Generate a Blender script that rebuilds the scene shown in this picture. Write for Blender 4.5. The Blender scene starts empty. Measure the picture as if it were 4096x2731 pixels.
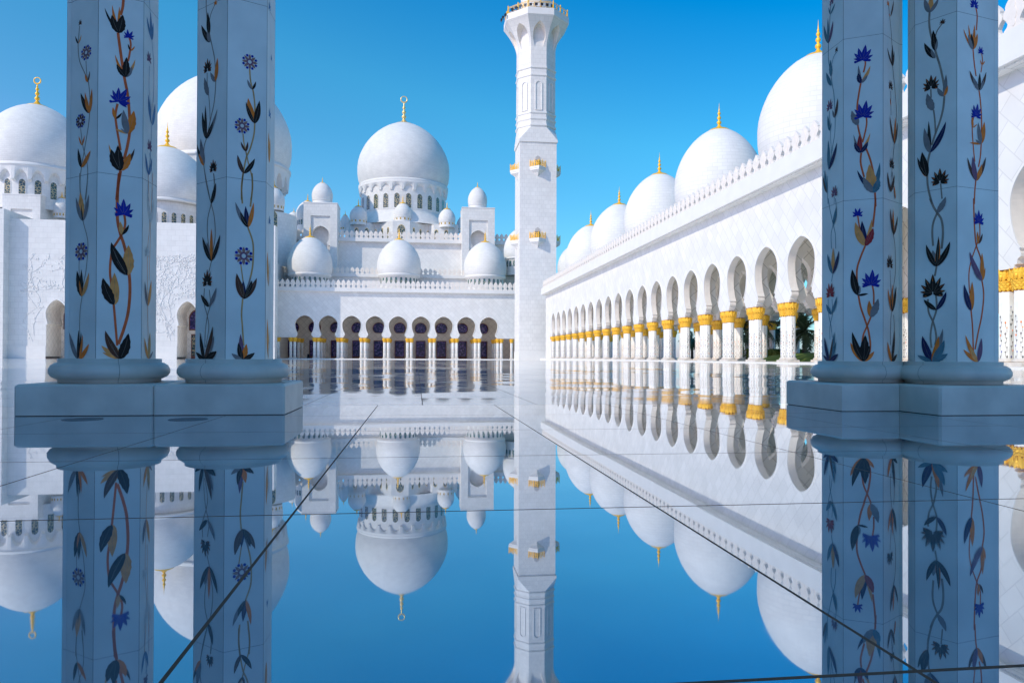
import bpy, math, random
from mathutils import Vector, Matrix
random.seed(7)
C = bpy.context.scene.collection
PI = math.pi
# ------------------------------------------------------------------ camera model (photo pixels, 4096 x 2731)
FPX, YAW, PITCH, ROLL, CY = 3001.48, 0.126581, 0.0079193, 0.0039442, 1401.38
EYE = Vector((0, 0, 0.6))
_f = Vector((math.sin(YAW)*math.cos(PITCH), math.cos(YAW)*math.cos(PITCH), math.sin(PITCH)))
_r = Vector((math.cos(YAW), -math.sin(YAW), 0)); _u = _r.cross(_f)
_r, _u = _r*math.cos(ROLL)+_u*math.sin(ROLL), _u*math.cos(ROLL)-_r*math.sin(ROLL)
def ray(x, y): return _f + _r*((x-2048)/FPX) - _u*((y-CY)/FPX)
def atY(q, Y): d = ray(*q); return EYE + d*(Y/d.y)
def atX(q, X): d = ray(*q); return EYE + d*(X/d.x)
ZM = {1: (0, 0, 1.96), 2: (0, 700, 1.568), 3: (1050, 350, 1.96), 4: (1050, 950, 2.0909), 5: (1900, 0, 1.426),
      6: (2100, 700, 1.96), 7: (3000, 0, 1.96), 8: (3000, 800, 1.742), 9: (2700, 1050, 3.647), 0: (0, 0, .574245)}
def zp(k, x, y): a, b, s = ZM[k]; return (a+x/s, b+y/s)
def pY(k, x, y, Y): return atY(zp(k, x, y), Y)

# ------------------------------------------------------------------ materials
MATS = {}
def nodes(name):
    m = bpy.data.materials.new(name); m.use_nodes = True; MATS[name] = m
    nt = m.node_tree; return m, nt, nt.nodes['Principled BSDF']
def N(nt, t, **kw):
    n = nt.nodes.new(t)
    for k, v in kw.items(): setattr(n, k, v)
    return n
def plain(name, col, rough=.5, metal=0, var=.08, scale=3.0, spec=None):
    m, nt, b = nodes(name)
    tc = N(nt, 'ShaderNodeTexCoord'); no = N(nt, 'ShaderNodeTexNoise'); no.inputs['Scale'].default_value = scale
    no.inputs['Detail'].default_value = 5
    nt.links.new(tc.outputs['Object'], no.inputs['Vector'])
    mr = N(nt, 'ShaderNodeMapRange'); mr.inputs[1].default_value = .3; mr.inputs[2].default_value = .7
    mr.inputs[3].default_value = 1-var; mr.inputs[4].default_value = 1+var
    nt.links.new(no.outputs['Fac'], mr.inputs[0])
    mx = N(nt, 'ShaderNodeVectorMath', operation='SCALE'); mx.inputs[0].default_value = col
    nt.links.new(mr.outputs[0], mx.inputs['Scale']); nt.links.new(mx.outputs[0], b.inputs['Base Color'])
    b.inputs['Roughness'].default_value = rough; b.inputs['Metallic'].default_value = metal
    if spec is not None: b.inputs['Specular IOR Level'].default_value = spec
    return m
def stone(name, col, bw, bh, mortar=.03, joint=.72, rot=0.0, offset=.5, var=.05, rough=.72, sat=0):
    """marble blocks laid in courses; UVs are metres"""
    m, nt, b = nodes(name)
    uv = N(nt, 'ShaderNodeUVMap'); mp = N(nt, 'ShaderNodeMapping'); mp.inputs['Rotation'].default_value = (0, 0, rot)
    br = N(nt, 'ShaderNodeTexBrick', offset=offset, squash=1.0)
    br.inputs['Scale'].default_value = 1; br.inputs['Mortar Size'].default_value = mortar; br.inputs['Mortar Smooth'].default_value = .3
    br.inputs['Brick Width'].default_value = bw; br.inputs['Row Height'].default_value = bh
    br.inputs['Color1'].default_value = (*[c*(1-var) for c in col], 1); br.inputs['Color2'].default_value = (*[min(1, c*(1+var)) for c in col], 1)
    br.inputs['Mortar'].default_value = (*[c*joint for c in col], 1); br.inputs['Bias'].default_value = 0
    nt.links.new(uv.outputs[0], mp.inputs[0]); nt.links.new(mp.outputs[0], br.inputs['Vector'])
    tc = N(nt, 'ShaderNodeTexCoord'); no = N(nt, 'ShaderNodeTexNoise'); no.inputs['Scale'].default_value = .35; no.inputs['Detail'].default_value = 6
    nt.links.new(tc.outputs['Object'], no.inputs['Vector'])
    mr = N(nt, 'ShaderNodeMapRange'); mr.inputs[1].default_value = .3; mr.inputs[2].default_value = .7; mr.inputs[3].default_value = .94; mr.inputs[4].default_value = 1.03
    nt.links.new(no.outputs['Fac'], mr.inputs[0])
    mx = N(nt, 'ShaderNodeVectorMath', operation='SCALE')
    nt.links.new(br.outputs['Color'], mx.inputs[0]); nt.links.new(mr.outputs[0], mx.inputs['Scale'])
    nt.links.new(mx.outputs[0], b.inputs['Base Color']); b.inputs['Roughness'].default_value = rough; b.inputs['Specular IOR Level'].default_value = .3
    return m
W0 = (.765, .752, .722)
stone('wall_tile', W0, 1.9, 1.27, .045, .86, rot=PI/4, var=.045)
stone('ashlar', W0, 1.3, 1.25, .05, .86, var=.035)
stone('dome_tile', W0, 1.5, .62, .045, .90, var=.03)
stone('hall_tile', W0, 2.2, 1.6, .06, .88, var=.03)
stone('inner_tile', (.87, .82, .74), 1.6, 1.6, .05, .66, rot=PI/4, offset=0)
stone('soffit_tile', (.85, .82, .77), .8, 1.6, .04, .75)
plain('white_marble', W0, .65, var=.03, scale=.6)
plain('cream_marble', (.80, .74, .67), .6, var=.05, scale=1.5)
plain('column_marble', (.84, .83, .78), .5, var=.12, scale=1.4)
plain('base_marble', (.68, .62, .55), .45, var=.13, scale=2.6)
plain('niche_stone', (.50, .49, .47), .5)  # grey stands in for the shade of a recessed door head
plain('joint', (.16, .14, .12), .8)
plain('gold', (1.0, .57, .06), .42, metal=.3, var=.06, spec=.3)
plain('gold_recess', (.50, .19, .015), .6, metal=.2, var=.1)  # darker gold that puts shade into the gaps between capital leaves
plain('pale_gold', (.95, .68, .28), .36, metal=.5, var=.06)
plain('dark_metal', (.03, .035, .045), .4, metal=.5)
plain('frame_brown', (.16, .05, .03), .5)
plain('lamp_white', (.7, .7, .68), .4)
plain('trunk_bark', (.07, .05, .04), .9, var=.3, scale=9)
plain('frond', (.06, .10, .05), .6, var=.35, scale=4)
plain('hedge_leaf', (.16, .21, .035), .7, var=.35, scale=2.5)
plain('turf', (.14, .22, .04), .9, var=.2, scale=.4)
INL = dict(k=(.025, .018, .015), w=(.13, .05, .03), o=(1.0, .23, .03), t=(1.0, .38, .11), g=(.26, .23, .23), n=(.02, .025, .09),
           b=(.012, .028, .34), r=(.45, .035, .04), e=(.10, .22, .27), p=(.22, .10, .17), v=(.80, .74, .68), s=(.80, .15, .05), q=(.34, .27, .22), y=(.66, .36, .14), m=(.40, .20, .16), c=(.10, .24, .42))
for k, c in INL.items(): plain('inlay_'+k, c, .65, var=.16, scale=14, spec=.15)
def glass_tracery(name, base, line, scale, thick):
    m, nt, b = nodes(name)
    uv = N(nt, 'ShaderNodeUVMap'); vo = N(nt, 'ShaderNodeTexVoronoi', feature='DISTANCE_TO_EDGE'); vo.inputs['Scale'].default_value = scale
    nt.links.new(uv.outputs[0], vo.inputs['Vector'])
    lt = N(nt, 'ShaderNodeMath', operation='LESS_THAN'); lt.inputs[1].default_value = thick
    nt.links.new(vo.outputs['Distance'], lt.inputs[0])
    mx = N(nt, 'ShaderNodeMix', data_type='RGBA'); mx.inputs[6].default_value = (*base, 1); mx.inputs[7].default_value = (*line, 1)
    nt.links.new(lt.outputs[0], mx.inputs[0]); nt.links.new(mx.outputs[2], b.inputs['Base Color'])
    b.inputs['Roughness'].default_value = .15
glass_tracery('tracery_glass', (.03, .08, .09), (.62, .50, .27), 1.3, .05)
glass_tracery('drum_glass', (.04, .13, .14), (.6, .5, .3), .8, .03)
def star_glass():
    m, nt, b = nodes('star_glass')
    uv = N(nt, 'ShaderNodeUVMap'); vo = N(nt, 'ShaderNodeTexVoronoi'); vo.inputs['Scale'].default_value = 1.5
    nt.links.new(uv.outputs[0], vo.inputs['Vector'])
    r = N(nt, 'ShaderNodeValToRGB'); e = r.color_ramp.elements
    e[0].position = .08; e[0].color = (.55, .52, .7, 1); e[1].position = .14; e[1].color = (.13, .09, .34, 1)
    a = e.new(.42); a.color = (.09, .06, .26, 1); a = e.new(.52); a.color = (.015, .02, .11, 1)
    nt.links.new(vo.outputs['Distance'], r.inputs[0]); nt.links.new(r.outputs[0], b.inputs['Base Color']); b.inputs['Roughness'].default_value = .12
star_glass()
# polished marble floor: big slabs, each laid a hair out of level, thin brown joints
def floor_mat():
    m, nt, b = nodes('polished_floor'); L = nt.links.new
    g = N(nt, 'ShaderNodeNewGeometry'); sx = N(nt, 'ShaderNodeSeparateXYZ'); L(g.outputs['Position'], sx.inputs[0])
    def M(op, a, c=None, d=None):
        n = N(nt, 'ShaderNodeMath', operation=op)
        for i, v in enumerate((a, c, d)):
            if v is None: continue
            if isinstance(v, (int, float)): n.inputs[i].default_value = v
            else: L(v, n.inputs[i])
        return n.outputs[0]
    tu = M('ADD', M('DIVIDE', M('SUBTRACT', sx.outputs[0], -.46203), 1.41797), M('MULTIPLY', M('GREATER_THAN', sx.outputs[1], 9.258), .62)); tv = M('DIVIDE', M('SUBTRACT', sx.outputs[1], 9.25815), 1.58482)
    iu, iv = M('FLOOR', tu), M('FLOOR', tv)
    du = M('MULTIPLY', M('ABSOLUTE', M('SUBTRACT', M('FRACT', M('ADD', tu, .5)), .5)), 1.41797)
    dv = M('MULTIPLY', M('ABSOLUTE', M('SUBTRACT', M('FRACT', M('ADD', tv, .5)), .5)), 1.58482)
    joint = M('MAXIMUM', M('LESS_THAN', du, .0048), M('LESS_THAN', dv, .0065))
    cv = N(nt, 'ShaderNodeCombineXYZ'); L(iu, cv.inputs[0]); L(iv, cv.inputs[1])
    wn = N(nt, 'ShaderNodeTexWhiteNoise', noise_dimensions='3D'); L(cv.outputs[0], wn.inputs['Vector'])
    far = N(nt, 'ShaderNodeMapRange'); far.inputs[1].default_value = 9.2; far.inputs[2].default_value = 11.2; far.inputs[3].default_value = .0016; far.inputs[4].default_value = .0055
    L(sx.outputs[1], far.inputs[0])
    sub = N(nt, 'ShaderNodeVectorMath', operation='SUBTRACT'); L(wn.outputs['Color'], sub.inputs[0]); sub.inputs[1].default_value = (.5, .5, .5)
    # gentle waviness inside a slab
    no = N(nt, 'ShaderNodeTexNoise'); no.inputs['Scale'].default_value = .9; no.inputs['Detail'].default_value = 3; L(g.outputs['Position'], no.inputs['Vector'])
    s2 = N(nt, 'ShaderNodeVectorMath', operation='SUBTRACT'); L(no.outputs['Color'], s2.inputs[0]); s2.inputs[1].default_value = (.5, .5, .5)
    s3 = N(nt, 'ShaderNodeVectorMath', operation='SCALE'); L(s2.outputs[0], s3.inputs[0]); s3.inputs['Scale'].default_value = 1.0
    prev = s3
    for sx_, sy_, amp in ((.62, .60, 10.0), (.30, .10, 10.0), (.12, .030, 7.0)):      # long swells of the paving, seen at grazing angles
        mp = N(nt, 'ShaderNodeMapping'); mp.inputs['Scale'].default_value = (sx_, sy_, 1); L(g.outputs['Position'], mp.inputs[0])
        nw = N(nt, 'ShaderNodeTexNoise'); nw.inputs['Scale'].default_value = 1; nw.inputs['Detail'].default_value = 2; L(mp.outputs[0], nw.inputs['Vector'])
        q1 = N(nt, 'ShaderNodeVectorMath', operation='SUBTRACT'); L(nw.outputs['Color'], q1.inputs[0]); q1.inputs[1].default_value = (.5, .5, .5)
        q2 = N(nt, 'ShaderNodeVectorMath', operation='SCALE'); L(q1.outputs[0], q2.inputs[0]); far2 = N(nt, 'ShaderNodeMapRange'); far2.inputs[1].default_value = 10.7; far2.inputs[2].default_value = 10.9; far2.inputs[3].default_value = 0; far2.inputs[4].default_value = amp; L(sx.outputs[1], far2.inputs[0]); L(far2.outputs[0], q2.inputs['Scale'])
        q3 = N(nt, 'ShaderNodeVectorMath', operation='ADD'); L(prev.outputs[0], q3.inputs[0]); L(q2.outputs[0], q3.inputs[1]); prev = q3
    s3 = prev
    ad = N(nt, 'ShaderNodeVectorMath', operation='ADD'); L(sub.outputs[0], ad.inputs[0]); L(s3.outputs[0], ad.inputs[1])
    sc = N(nt, 'ShaderNodeVectorMath', operation='SCALE'); L(ad.outputs[0], sc.inputs[0]); L(far.outputs[0], sc.inputs['Scale'])
    fl = N(nt, 'ShaderNodeVectorMath', operation='MULTIPLY'); L(sc.outputs[0], fl.inputs[0]); fl.inputs[1].default_value = (1, 1, 0)
    an = N(nt, 'ShaderNodeVectorMath', operation='ADD'); L(fl.outputs[0], an.inputs[0]); L(g.outputs['Normal'], an.inputs[1])
    nn = N(nt, 'ShaderNodeVectorMath', operation='NORMALIZE'); L(an.outputs[0], nn.inputs[0]); L(nn.outputs[0], b.inputs['Normal'])
    n2 = N(nt, 'ShaderNodeTexNoise'); n2.inputs['Scale'].default_value = 2.0; n2.inputs['Detail'].default_value = 6; L(g.outputs['Position'], n2.inputs['Vector'])
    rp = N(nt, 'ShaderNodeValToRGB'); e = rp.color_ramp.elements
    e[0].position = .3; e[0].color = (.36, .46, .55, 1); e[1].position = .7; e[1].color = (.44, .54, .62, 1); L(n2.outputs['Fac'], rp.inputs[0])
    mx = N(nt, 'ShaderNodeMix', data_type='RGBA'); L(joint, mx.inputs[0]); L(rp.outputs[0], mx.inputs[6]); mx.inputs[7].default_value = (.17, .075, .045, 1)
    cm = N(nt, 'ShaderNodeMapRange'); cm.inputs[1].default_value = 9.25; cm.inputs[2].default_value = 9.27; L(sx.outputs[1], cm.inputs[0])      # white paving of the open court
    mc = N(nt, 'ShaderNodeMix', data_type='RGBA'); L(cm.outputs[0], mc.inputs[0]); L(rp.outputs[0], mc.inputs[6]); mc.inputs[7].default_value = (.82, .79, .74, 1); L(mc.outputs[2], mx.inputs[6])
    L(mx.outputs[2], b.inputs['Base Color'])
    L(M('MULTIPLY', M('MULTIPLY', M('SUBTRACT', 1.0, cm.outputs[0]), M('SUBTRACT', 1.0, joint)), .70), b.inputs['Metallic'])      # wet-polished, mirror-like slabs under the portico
    L(M('ADD', M('MULTIPLY', joint, .75), M('ADD', M('MULTIPLY', M('POWER', n2.outputs['Fac'], 3.0), .11), M('MULTIPLY', cm.outputs[0], .03))), b.inputs['Roughness'])
    L(M('SUBTRACT', 1.0, M('MULTIPLY', joint, .85)), b.inputs['Specular IOR Level'])
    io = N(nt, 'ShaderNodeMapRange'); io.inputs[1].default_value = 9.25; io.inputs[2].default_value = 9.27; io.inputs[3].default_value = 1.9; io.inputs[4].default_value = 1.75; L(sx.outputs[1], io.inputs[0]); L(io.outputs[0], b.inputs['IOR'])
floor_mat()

# ------------------------------------------------------------------ mesh builder (world coordinates; UVs in metres)
ORG = {}
class MB:
    def __init__(s, mat='white_marble'): s.v = []; s.f = []; s.m = []; s.uv = []; s.cur = mat; s.mats = []; s.sm = []
    def mi(s):
        if s.cur not in s.mats: s.mats.append(s.cur)
        return s.mats.index(s.cur)
    def face(s, pts, uv=None, smooth=False):
        n = len(s.v); s.v += [tuple(p) for p in pts]; s.f.append(tuple(range(n, n+len(pts)))); s.m.append(s.mi()); s.uv.append(uv); s.sm.append(smooth)
    def mesh(s, pts, faces, uvs=None, smooth=False):
        n = len(s.v); s.v += [tuple(p) for p in pts]
        for i, f in enumerate(faces): s.f.append(tuple(n+k for k in f)); s.m.append(s.mi()); s.uv.append(uvs[i] if uvs else None); s.sm.append(smooth)
    def box(s, a, b, skip=''):
        x0, y0, z0 = a; x1, y1, z1 = b
        P = [(x0, y0, z0), (x1, y0, z0), (x1, y1, z0), (x0, y1, z0), (x0, y0, z1), (x1, y0, z1), (x1, y1, z1), (x0, y1, z1)]
        F = dict(b=(3, 2, 1, 0), t=(4, 5, 6, 7), f=(0, 1, 5, 4), r=(1, 2, 6, 5), k=(2, 3, 7, 6), l=(3, 0, 4, 7))
        s.mesh(P, [F[k] for k in F if k not in skip])
    def prism(s, poly, z0, z1, cap=True):
        n = len(poly); P = [(x, y, z0) for x, y in poly]+[(x, y, z1) for x, y in poly]
        s.mesh(P, [(i, (i+1) % n, n+(i+1) % n, n+i) for i in range(n)]+([tuple(range(n-1, -1, -1)), tuple(range(n, 2*n))] if cap else []))
    def loft(s, rings, cap=True):
        n = len(rings[0]); P = [p for r in rings for p in r]; F = []
        for k in range(len(rings)-1):
            for i in range(n): j = (i+1) % n; F.append((k*n+i, k*n+j, (k+1)*n+j, (k+1)*n+i))
        if cap: F += [tuple(range(n-1, -1, -1)), tuple(range((len(rings)-1)*n, len(rings)*n))]
        s.mesh(P, F)
    def lathe(s, prof, c, seg=48, smooth=True, a0=0.0, a1=2*PI):
        P = []; F = []; U = []; full = abs(a1-a0-2*PI) < 1e-6; nseg = seg if full else seg+1
        R = max(r for r, z in prof); L = 0; arc = [0]
        for i in range(1, len(prof)): L += math.hypot(prof[i][0]-prof[i-1][0], prof[i][1]-prof[i-1][1]); arc.append(L)
        for r, z in prof:
            for k in range(nseg): a = a0+(a1-a0)*k/seg; P.append((c[0]+r*math.cos(a), c[1]+r*math.sin(a), c[2]+z))
        for i in range(len(prof)-1):
            for k in range(seg):
                k2 = (k+1) % nseg; F.append((i*nseg+k, i*nseg+k2, (i+1)*nseg+k2, (i+1)*nseg+k))
                u0, u1 = R*(a1-a0)*k/seg, R*(a1-a0)*(k+1)/seg; U.append(((u0, arc[i]), (u1, arc[i]), (u1, arc[i+1]), (u0, arc[i+1])))
        s.mesh(P, F, U, smooth)
    def tube(s, pts, r, n=6):
        pts = [Vector(p) for p in pts]; rings = []
        for i, p in enumerate(pts):
            t = (pts[min(i+1, len(pts)-1)]-pts[max(i-1, 0)]).normalized()
            a = t.cross(Vector((0, 0, 1)) if abs(t.z) < .9 else Vector((1, 0, 0))).normalized(); b = t.cross(a)
            rr = r[i] if isinstance(r, (list, tuple)) else r
            rings.append([p+(a*math.cos(2*PI*k/n)+b*math.sin(2*PI*k/n))*rr for k in range(n)])
        s.loft(rings)
    def build(s, name, parent=None, loc=None):
        me = bpy.data.meshes.new(name)
        o0 = ORG.get(parent.name, Vector()) if parent else Vector()
        o = loc if loc is not None else o0
        me.from_pydata([(x-o[0], y-o[1], z-o[2]) for x, y, z in s.v], [], s.f)
        for m in s.mats: me.materials.append(MATS[m])
        me.polygons.foreach_set('material_index', s.m); me.polygons.foreach_set('use_smooth', s.sm)
        ul = me.uv_layers.new(name='UVMap').data
        for p in me.polygons:
            uv = s.uv[p.index]
            if uv is None:
                n = p.normal
                if abs(n.z) > .75: uv = [(s.v[i][0], s.v[i][1]) for i in p.vertices]
                else:
                    h = math.hypot(n.x, n.y); tx, ty = -n.y/h, n.x/h
                    uv = [(s.v[i][0]*tx+s.v[i][1]*ty, s.v[i][2]) for i in p.vertices]
            for li, q in zip(p.loop_indices, uv): ul[li].uv = q
        ob = bpy.data.objects.new(name, me); C.objects.link(ob)
        if parent: ob.parent = parent
        ob.location = Vector(o)-o0; ORG[ob.name] = Vector(o)
        return ob
def thing(name, label, cat, loc=(0, 0, 0), group=None):
    o = bpy.data.objects.new(name, None); C.objects.link(o); o.location = loc; ORG[o.name] = Vector(loc)
    o['label'] = label; o['category'] = cat; o.empty_display_size = .5
    if group: o['group'] = group
    return o
def tag(o, label, cat, group=None):
    o['label'] = label; o['category'] = cat
    if group: o['group'] = group
    return o
def dup(o, loc, parent=None, rotz=0.0, scale=None):
    """a copy of an object and of its children, sharing mesh data"""
    c = o.copy(); C.objects.link(c)
    if parent is not None: c.parent = parent
    c.location = loc; c.rotation_euler = (0, 0, rotz)
    if scale: c.scale = scale
    for ch in o.children:
        d = ch.copy(); C.objects.link(d); d.parent = c
    return c

# ------------------------------------------------------------------ repeated pieces
DOME_T = [(0, .935), (.04, .955), (.097, .982), (.18, .997), (.29, 1.0), (.38, .985), (.466, .95), (.53, .912), (.58, .875), (.63, .835), (.68, .785), (.73, .728),
          (.777, .665), (.826, .59), (.874, .50), (.915, .41), (.95, .31), (.975, .22), (.99, .13), (1.0, .02)]
def dome_prof(r, h): return [(w*r, t*h) for t, w in DOME_T]
def dome_part(parent, c, r, h, seg=64, mat='dome_tile', rim=True):
    b = MB(mat); b.lathe(dome_prof(r, h), c, seg)
    if rim:
        b.cur = 'white_marble'; b.lathe([(r*.93, -.035*h), (r*.965, -.035*h), (r*.975, -.005*h), (r*.95, .018*h)], c, seg)
    return b.build('dome', parent)
def finial_part(parent, c, s, ring=False, mat='gold', cap=None):
    """gold finial: shallow cap, string of beads, spike (or ring) on top; s = overall height"""
    b = MB(mat); H = s
    k = cap or (.36 if ring else .46)
    pr = [(k, -.06-.06*(k > .4)), (k*.99, -.035-.06*(k > .4)), (k*.7, .005-.01*(k > .4)), (k*.42, .035), (.10, .085), (.055, .15), (.035, .18), (.075, .215), (.088, .255), (.07, .30), (.03, .33), (.04, .345), (.03, .36), (.066, .40),
          (.074, .435), (.058, .475), (.026, .505), (.036, .52), (.026, .535), (.052, .57), (.058, .60), (.045, .635), (.02, .665), (.032, .69), (.03, .71), (.016, .745), (.012, .80)]
    pr = [(r*H, z*H) for r, z in pr]+([] if ring else [(.006*H, .9*H), (.002*H, 1.0*H)])
    b.lathe(pr, c, 20)
    if ring:
        R, t = .115*H, .028*H; cz = c[2]+.8*H+R
        P = []; F = []; n, m = 28, 6
        for i in range(n):
            a = 2*PI*i/n; tt = t*(.55+.45*(.5-.5*math.sin(a)))
            for k in range(m):
                q = 2*PI*k/m; rr = R+tt*math.cos(q); P.append((c[0]+rr*math.cos(a), c[1]+tt*math.sin(q), cz+rr*math.sin(a)))
        F = [(i*m+k, ((i+1) % n)*m+k, ((i+1) % n)*m+(k+1) % m, i*m+(k+1) % m) for i in range(n) for k in range(m)]
        b.mesh(P, F, None, True)
    return b.build('finial', parent)
def arch_window(b, c, nrm, w, h, depth=.25, glass='tracery_glass', frame='pale_gold', pointed=.15, wall='white_marble', fr=.06):
    """round-headed window: reveal, frame rim and glass, standing in a wall at c (sill centre), facing nrm"""
    n = Vector((nrm[0], nrm[1], 0)).normalized(); t = Vector((-n.y, n.x, 0)); c = Vector(c)
    r = w/2; out = [(-r, 0), (r, 0)]
    for k in range(0, 13):
        a = PI*k/12; out.append((r*math.cos(a), h-r+r*math.sin(a)*(1+pointed*math.sin(a)**3)))
    def P(u, v, d): return c+t*u+Vector((0, 0, v))+n*d
    m = len(out); uvs = [[(u, v) for u, v in out]]
    b.cur = glass; b.mesh([P(u, v, -depth*.0+.02) for u, v in out], [tuple(range(m))], uvs)
    b.cur = frame
    for i in range(m):
        (u0, v0), (u1, v1) = out[i], out[(i+1) % m]
        cx, cz = 0, h/2; k0, k1 = 1-fr/w*2, 1-fr/w*2
        b.face([P(u0, v0, .05), P(u1, v1, .05), P(u1*k1, cz+(v1-cz)*k1, .05), P(u0*k0, cz+(v0-cz)*k0, .05)])
        b.face([P(u0, v0, .05), P(u0, v0, -.02), P(u1, v1, -.02), P(u1, v1, .05)])
def window_part(parent, c, nrm, w, h, name='window', glass='tracery_glass', **kw):
    b = MB(); arch_window(b, c, nrm, w, h, glass=glass, **kw); return b.build(name, parent)
def drum_windows(parent, c, r, z, n, w, h, glass='drum_glass', a0=-PI, a1=0, frame='white_marble'):
    """row of windows round a drum, on the half that faces the court"""
    for k in range(n):
        a = a0+(a1-a0)*(k+.5)/n
        d = (math.cos(a), math.sin(a)); window_part(parent, (c[0]+d[0]*r, c[1]+d[1]*r, z), d, w, h, glass=glass, frame=frame)
def merlon_mesh(b, c, t, w, h, d):
    """ogee leaf merlon with a raised inner leaf; t = direction along the wall"""
    T = Vector((t[0], t[1], 0)); Nn = Vector((T.y, -T.x, 0)); c = Vector(c)
    pr = [(.48, 0), (.47, .08), (.32, .15), (.29, .22), (.38, .32), (.50, .41), (.52, .48), (.48, .56), (.40, .62), (.42, .67), (.36, .75), (.22, .85), (.08, .94), (.0, 1.0)]
    for i in range(len(pr)-1):
        (w0, v0), (w1, v1) = pr[i], pr[i+1]; w0 *= w; w1 *= w; v0 *= h; v1 *= h
        def P(u, v, q): return c+T*u+Vector((0, 0, v))+Nn*q
        for q, sgn in ((d/2, 1), (-d/2, -1)):
            f = [P(-w0, v0, q), P(w0, v0, q), P(w1, v1, q), P(-w1, v1, q)]; b.face(f if sgn < 0 else f[::-1])
        for sg in (-1, 1):
            b.face([P(sg*w0, v0, d/2), P(sg*w0, v0, -d/2), P(sg*w1, v1, -d/2), P(sg*w1, v1, d/2)])
    # carved knob lines, front and back
    for q in (d/2+.03, -d/2-.03):
        for (cu, cv, rr) in ((0, .42, .17), (0, .66, .10), (0, .20, .10)):
            pts = [c+T*(rr*w*math.cos(2*PI*k/8))+Vector((0, 0, cv*h+rr*1.5*w*math.sin(2*PI*k/8)))+Nn*q for k in range(8)]
            n = len(pts); base = [p-Nn*(.03 if q > 0 else -.03) for p in pts]
            b.mesh(pts+base, [tuple(range(8))]+[(k, (k+1) % 8, 8+(k+1) % 8, 8+k) for k in range(8)])
def arch_profile(k, half, top=7.15):
    """half-width of the horseshoe opening against height above the capitals (scaled by k)"""
    low = [(2.72, 0), (2.72, .22), (2.50, .26), (2.48, .50), (2.40, .62), (2.26, .68), (2.18, .74), (2.16, .95), (2.28, 1.12), (2.12, 1.27)]
    zc = 4.25; out = list(low)
    for i in range(1, 9):
        v = 1.27+(zc-1.27)*i/8; out.append((2.98*math.sqrt(max(0, 1-((zc-v)/4.28)**2)), v))
    for i in range(1, 15):
        t = math.sin(PI/2*i/14); out.append((2.98*max(0.0, 1-t**2.05)**.66, zc+(top-zc)*t))
    out[-1] = (0.0, top)
    return [(w*k, v*k) for w, v in out]
def arch_bay(b, c, t, s, z0, ztop, depth, k=1.0, mat='wall_tile', reveal='cream_marble', rim=True, back=True, top=7.15):
    """one bay of arcade wall centred on c along t; the face lies on c, the thickness goes behind it (normal = right of t)"""
    T = Vector((t[0], t[1], 0)); Nb = Vector((-T.y, T.x, 0)); c = Vector((c[0], c[1], 0))
    def P(u, v, q): return c+T*u+Nb*q+Vector((0, 0, z0+v))
    pr = arch_profile(k, s/2, top); hs = s/2
    for sg in (-1, 1):
        for i in range(len(pr)-1):
            (w0, v0), (w1, v1) = pr[i], pr[i+1]
            b.cur = mat
            if v1-v0 > 1e-5:
                f = [P(sg*hs, v0, 0), P(sg*w0, v0, 0), P(sg*w1, v1, 0), P(sg*hs, v1, 0)]
                b.face(f if sg < 0 else f[::-1])
                if back:
                    g = [P(sg*hs, v0, depth), P(sg*w0, v0, depth), P(sg*w1, v1, depth), P(sg*hs, v1, depth)]; b.face(g[::-1] if sg < 0 else g)
            b.cur = reveal
            g = [P(sg*w0, v0, 0), P(sg*w0, v0, depth), P(sg*w1, v1, depth), P(sg*w1, v1, 0)]; b.face(g if sg < 0 else g[::-1])
            if rim and i >= 9:
                e = .17*k
                def off(w, v):
                    dv = v-4.25*k; L = math.hypot(w, dv) or 1; return (w+e*w/L if w > 0 else 0, v+e*dv/L if dv > 0 else v)
                (a0, c0), (a1, c1) = off(w0, v0), off(w1, v1)
                b.cur = 'white_marble'
                g = [P(sg*w0, v0, -.09), P(sg*a0, c0, -.09), P(sg*a1, c1, -.09), P(sg*w1, v1, -.09)]; b.face(g if sg > 0 else g[::-1])
                g = [P(sg*a0, c0, -.09), P(sg*a0, c0, 0), P(sg*a1, c1, 0), P(sg*a1, c1, -.09)]; b.face(g)
                g = [P(sg*w0, v0, -.09), P(sg*w0, v0, 0), P(sg*w1, v1, 0), P(sg*w1, v1, -.09)]; b.face(g)
        b.cur = mat
        vt = pr[-1][1]
    if ztop-z0 > vt:
        b.face([P(-hs, vt, 0), P(hs, vt, 0), P(hs, ztop-z0, 0), P(-hs, ztop-z0, 0)])
        if back: b.face([P(hs, vt, depth), P(-hs, vt, depth), P(-hs, ztop-z0, depth), P(hs, ztop-z0, depth)])
    b.cur = 'cream_marble'
    for sg in (-1, 1):
        w0 = pr[0][0]; f = [P(sg*hs, 0, 0), P(sg*w0, 0, 0), P(sg*w0, 0, depth), P(sg*hs, 0, depth)]; b.face(f if sg > 0 else f[::-1])
def octagon(c, r, rot=PI/8): return [(c[0]+r*math.cos(rot+PI/4*k), c[1]+r*math.sin(rot+PI/4*k)) for k in range(8)]
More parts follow.
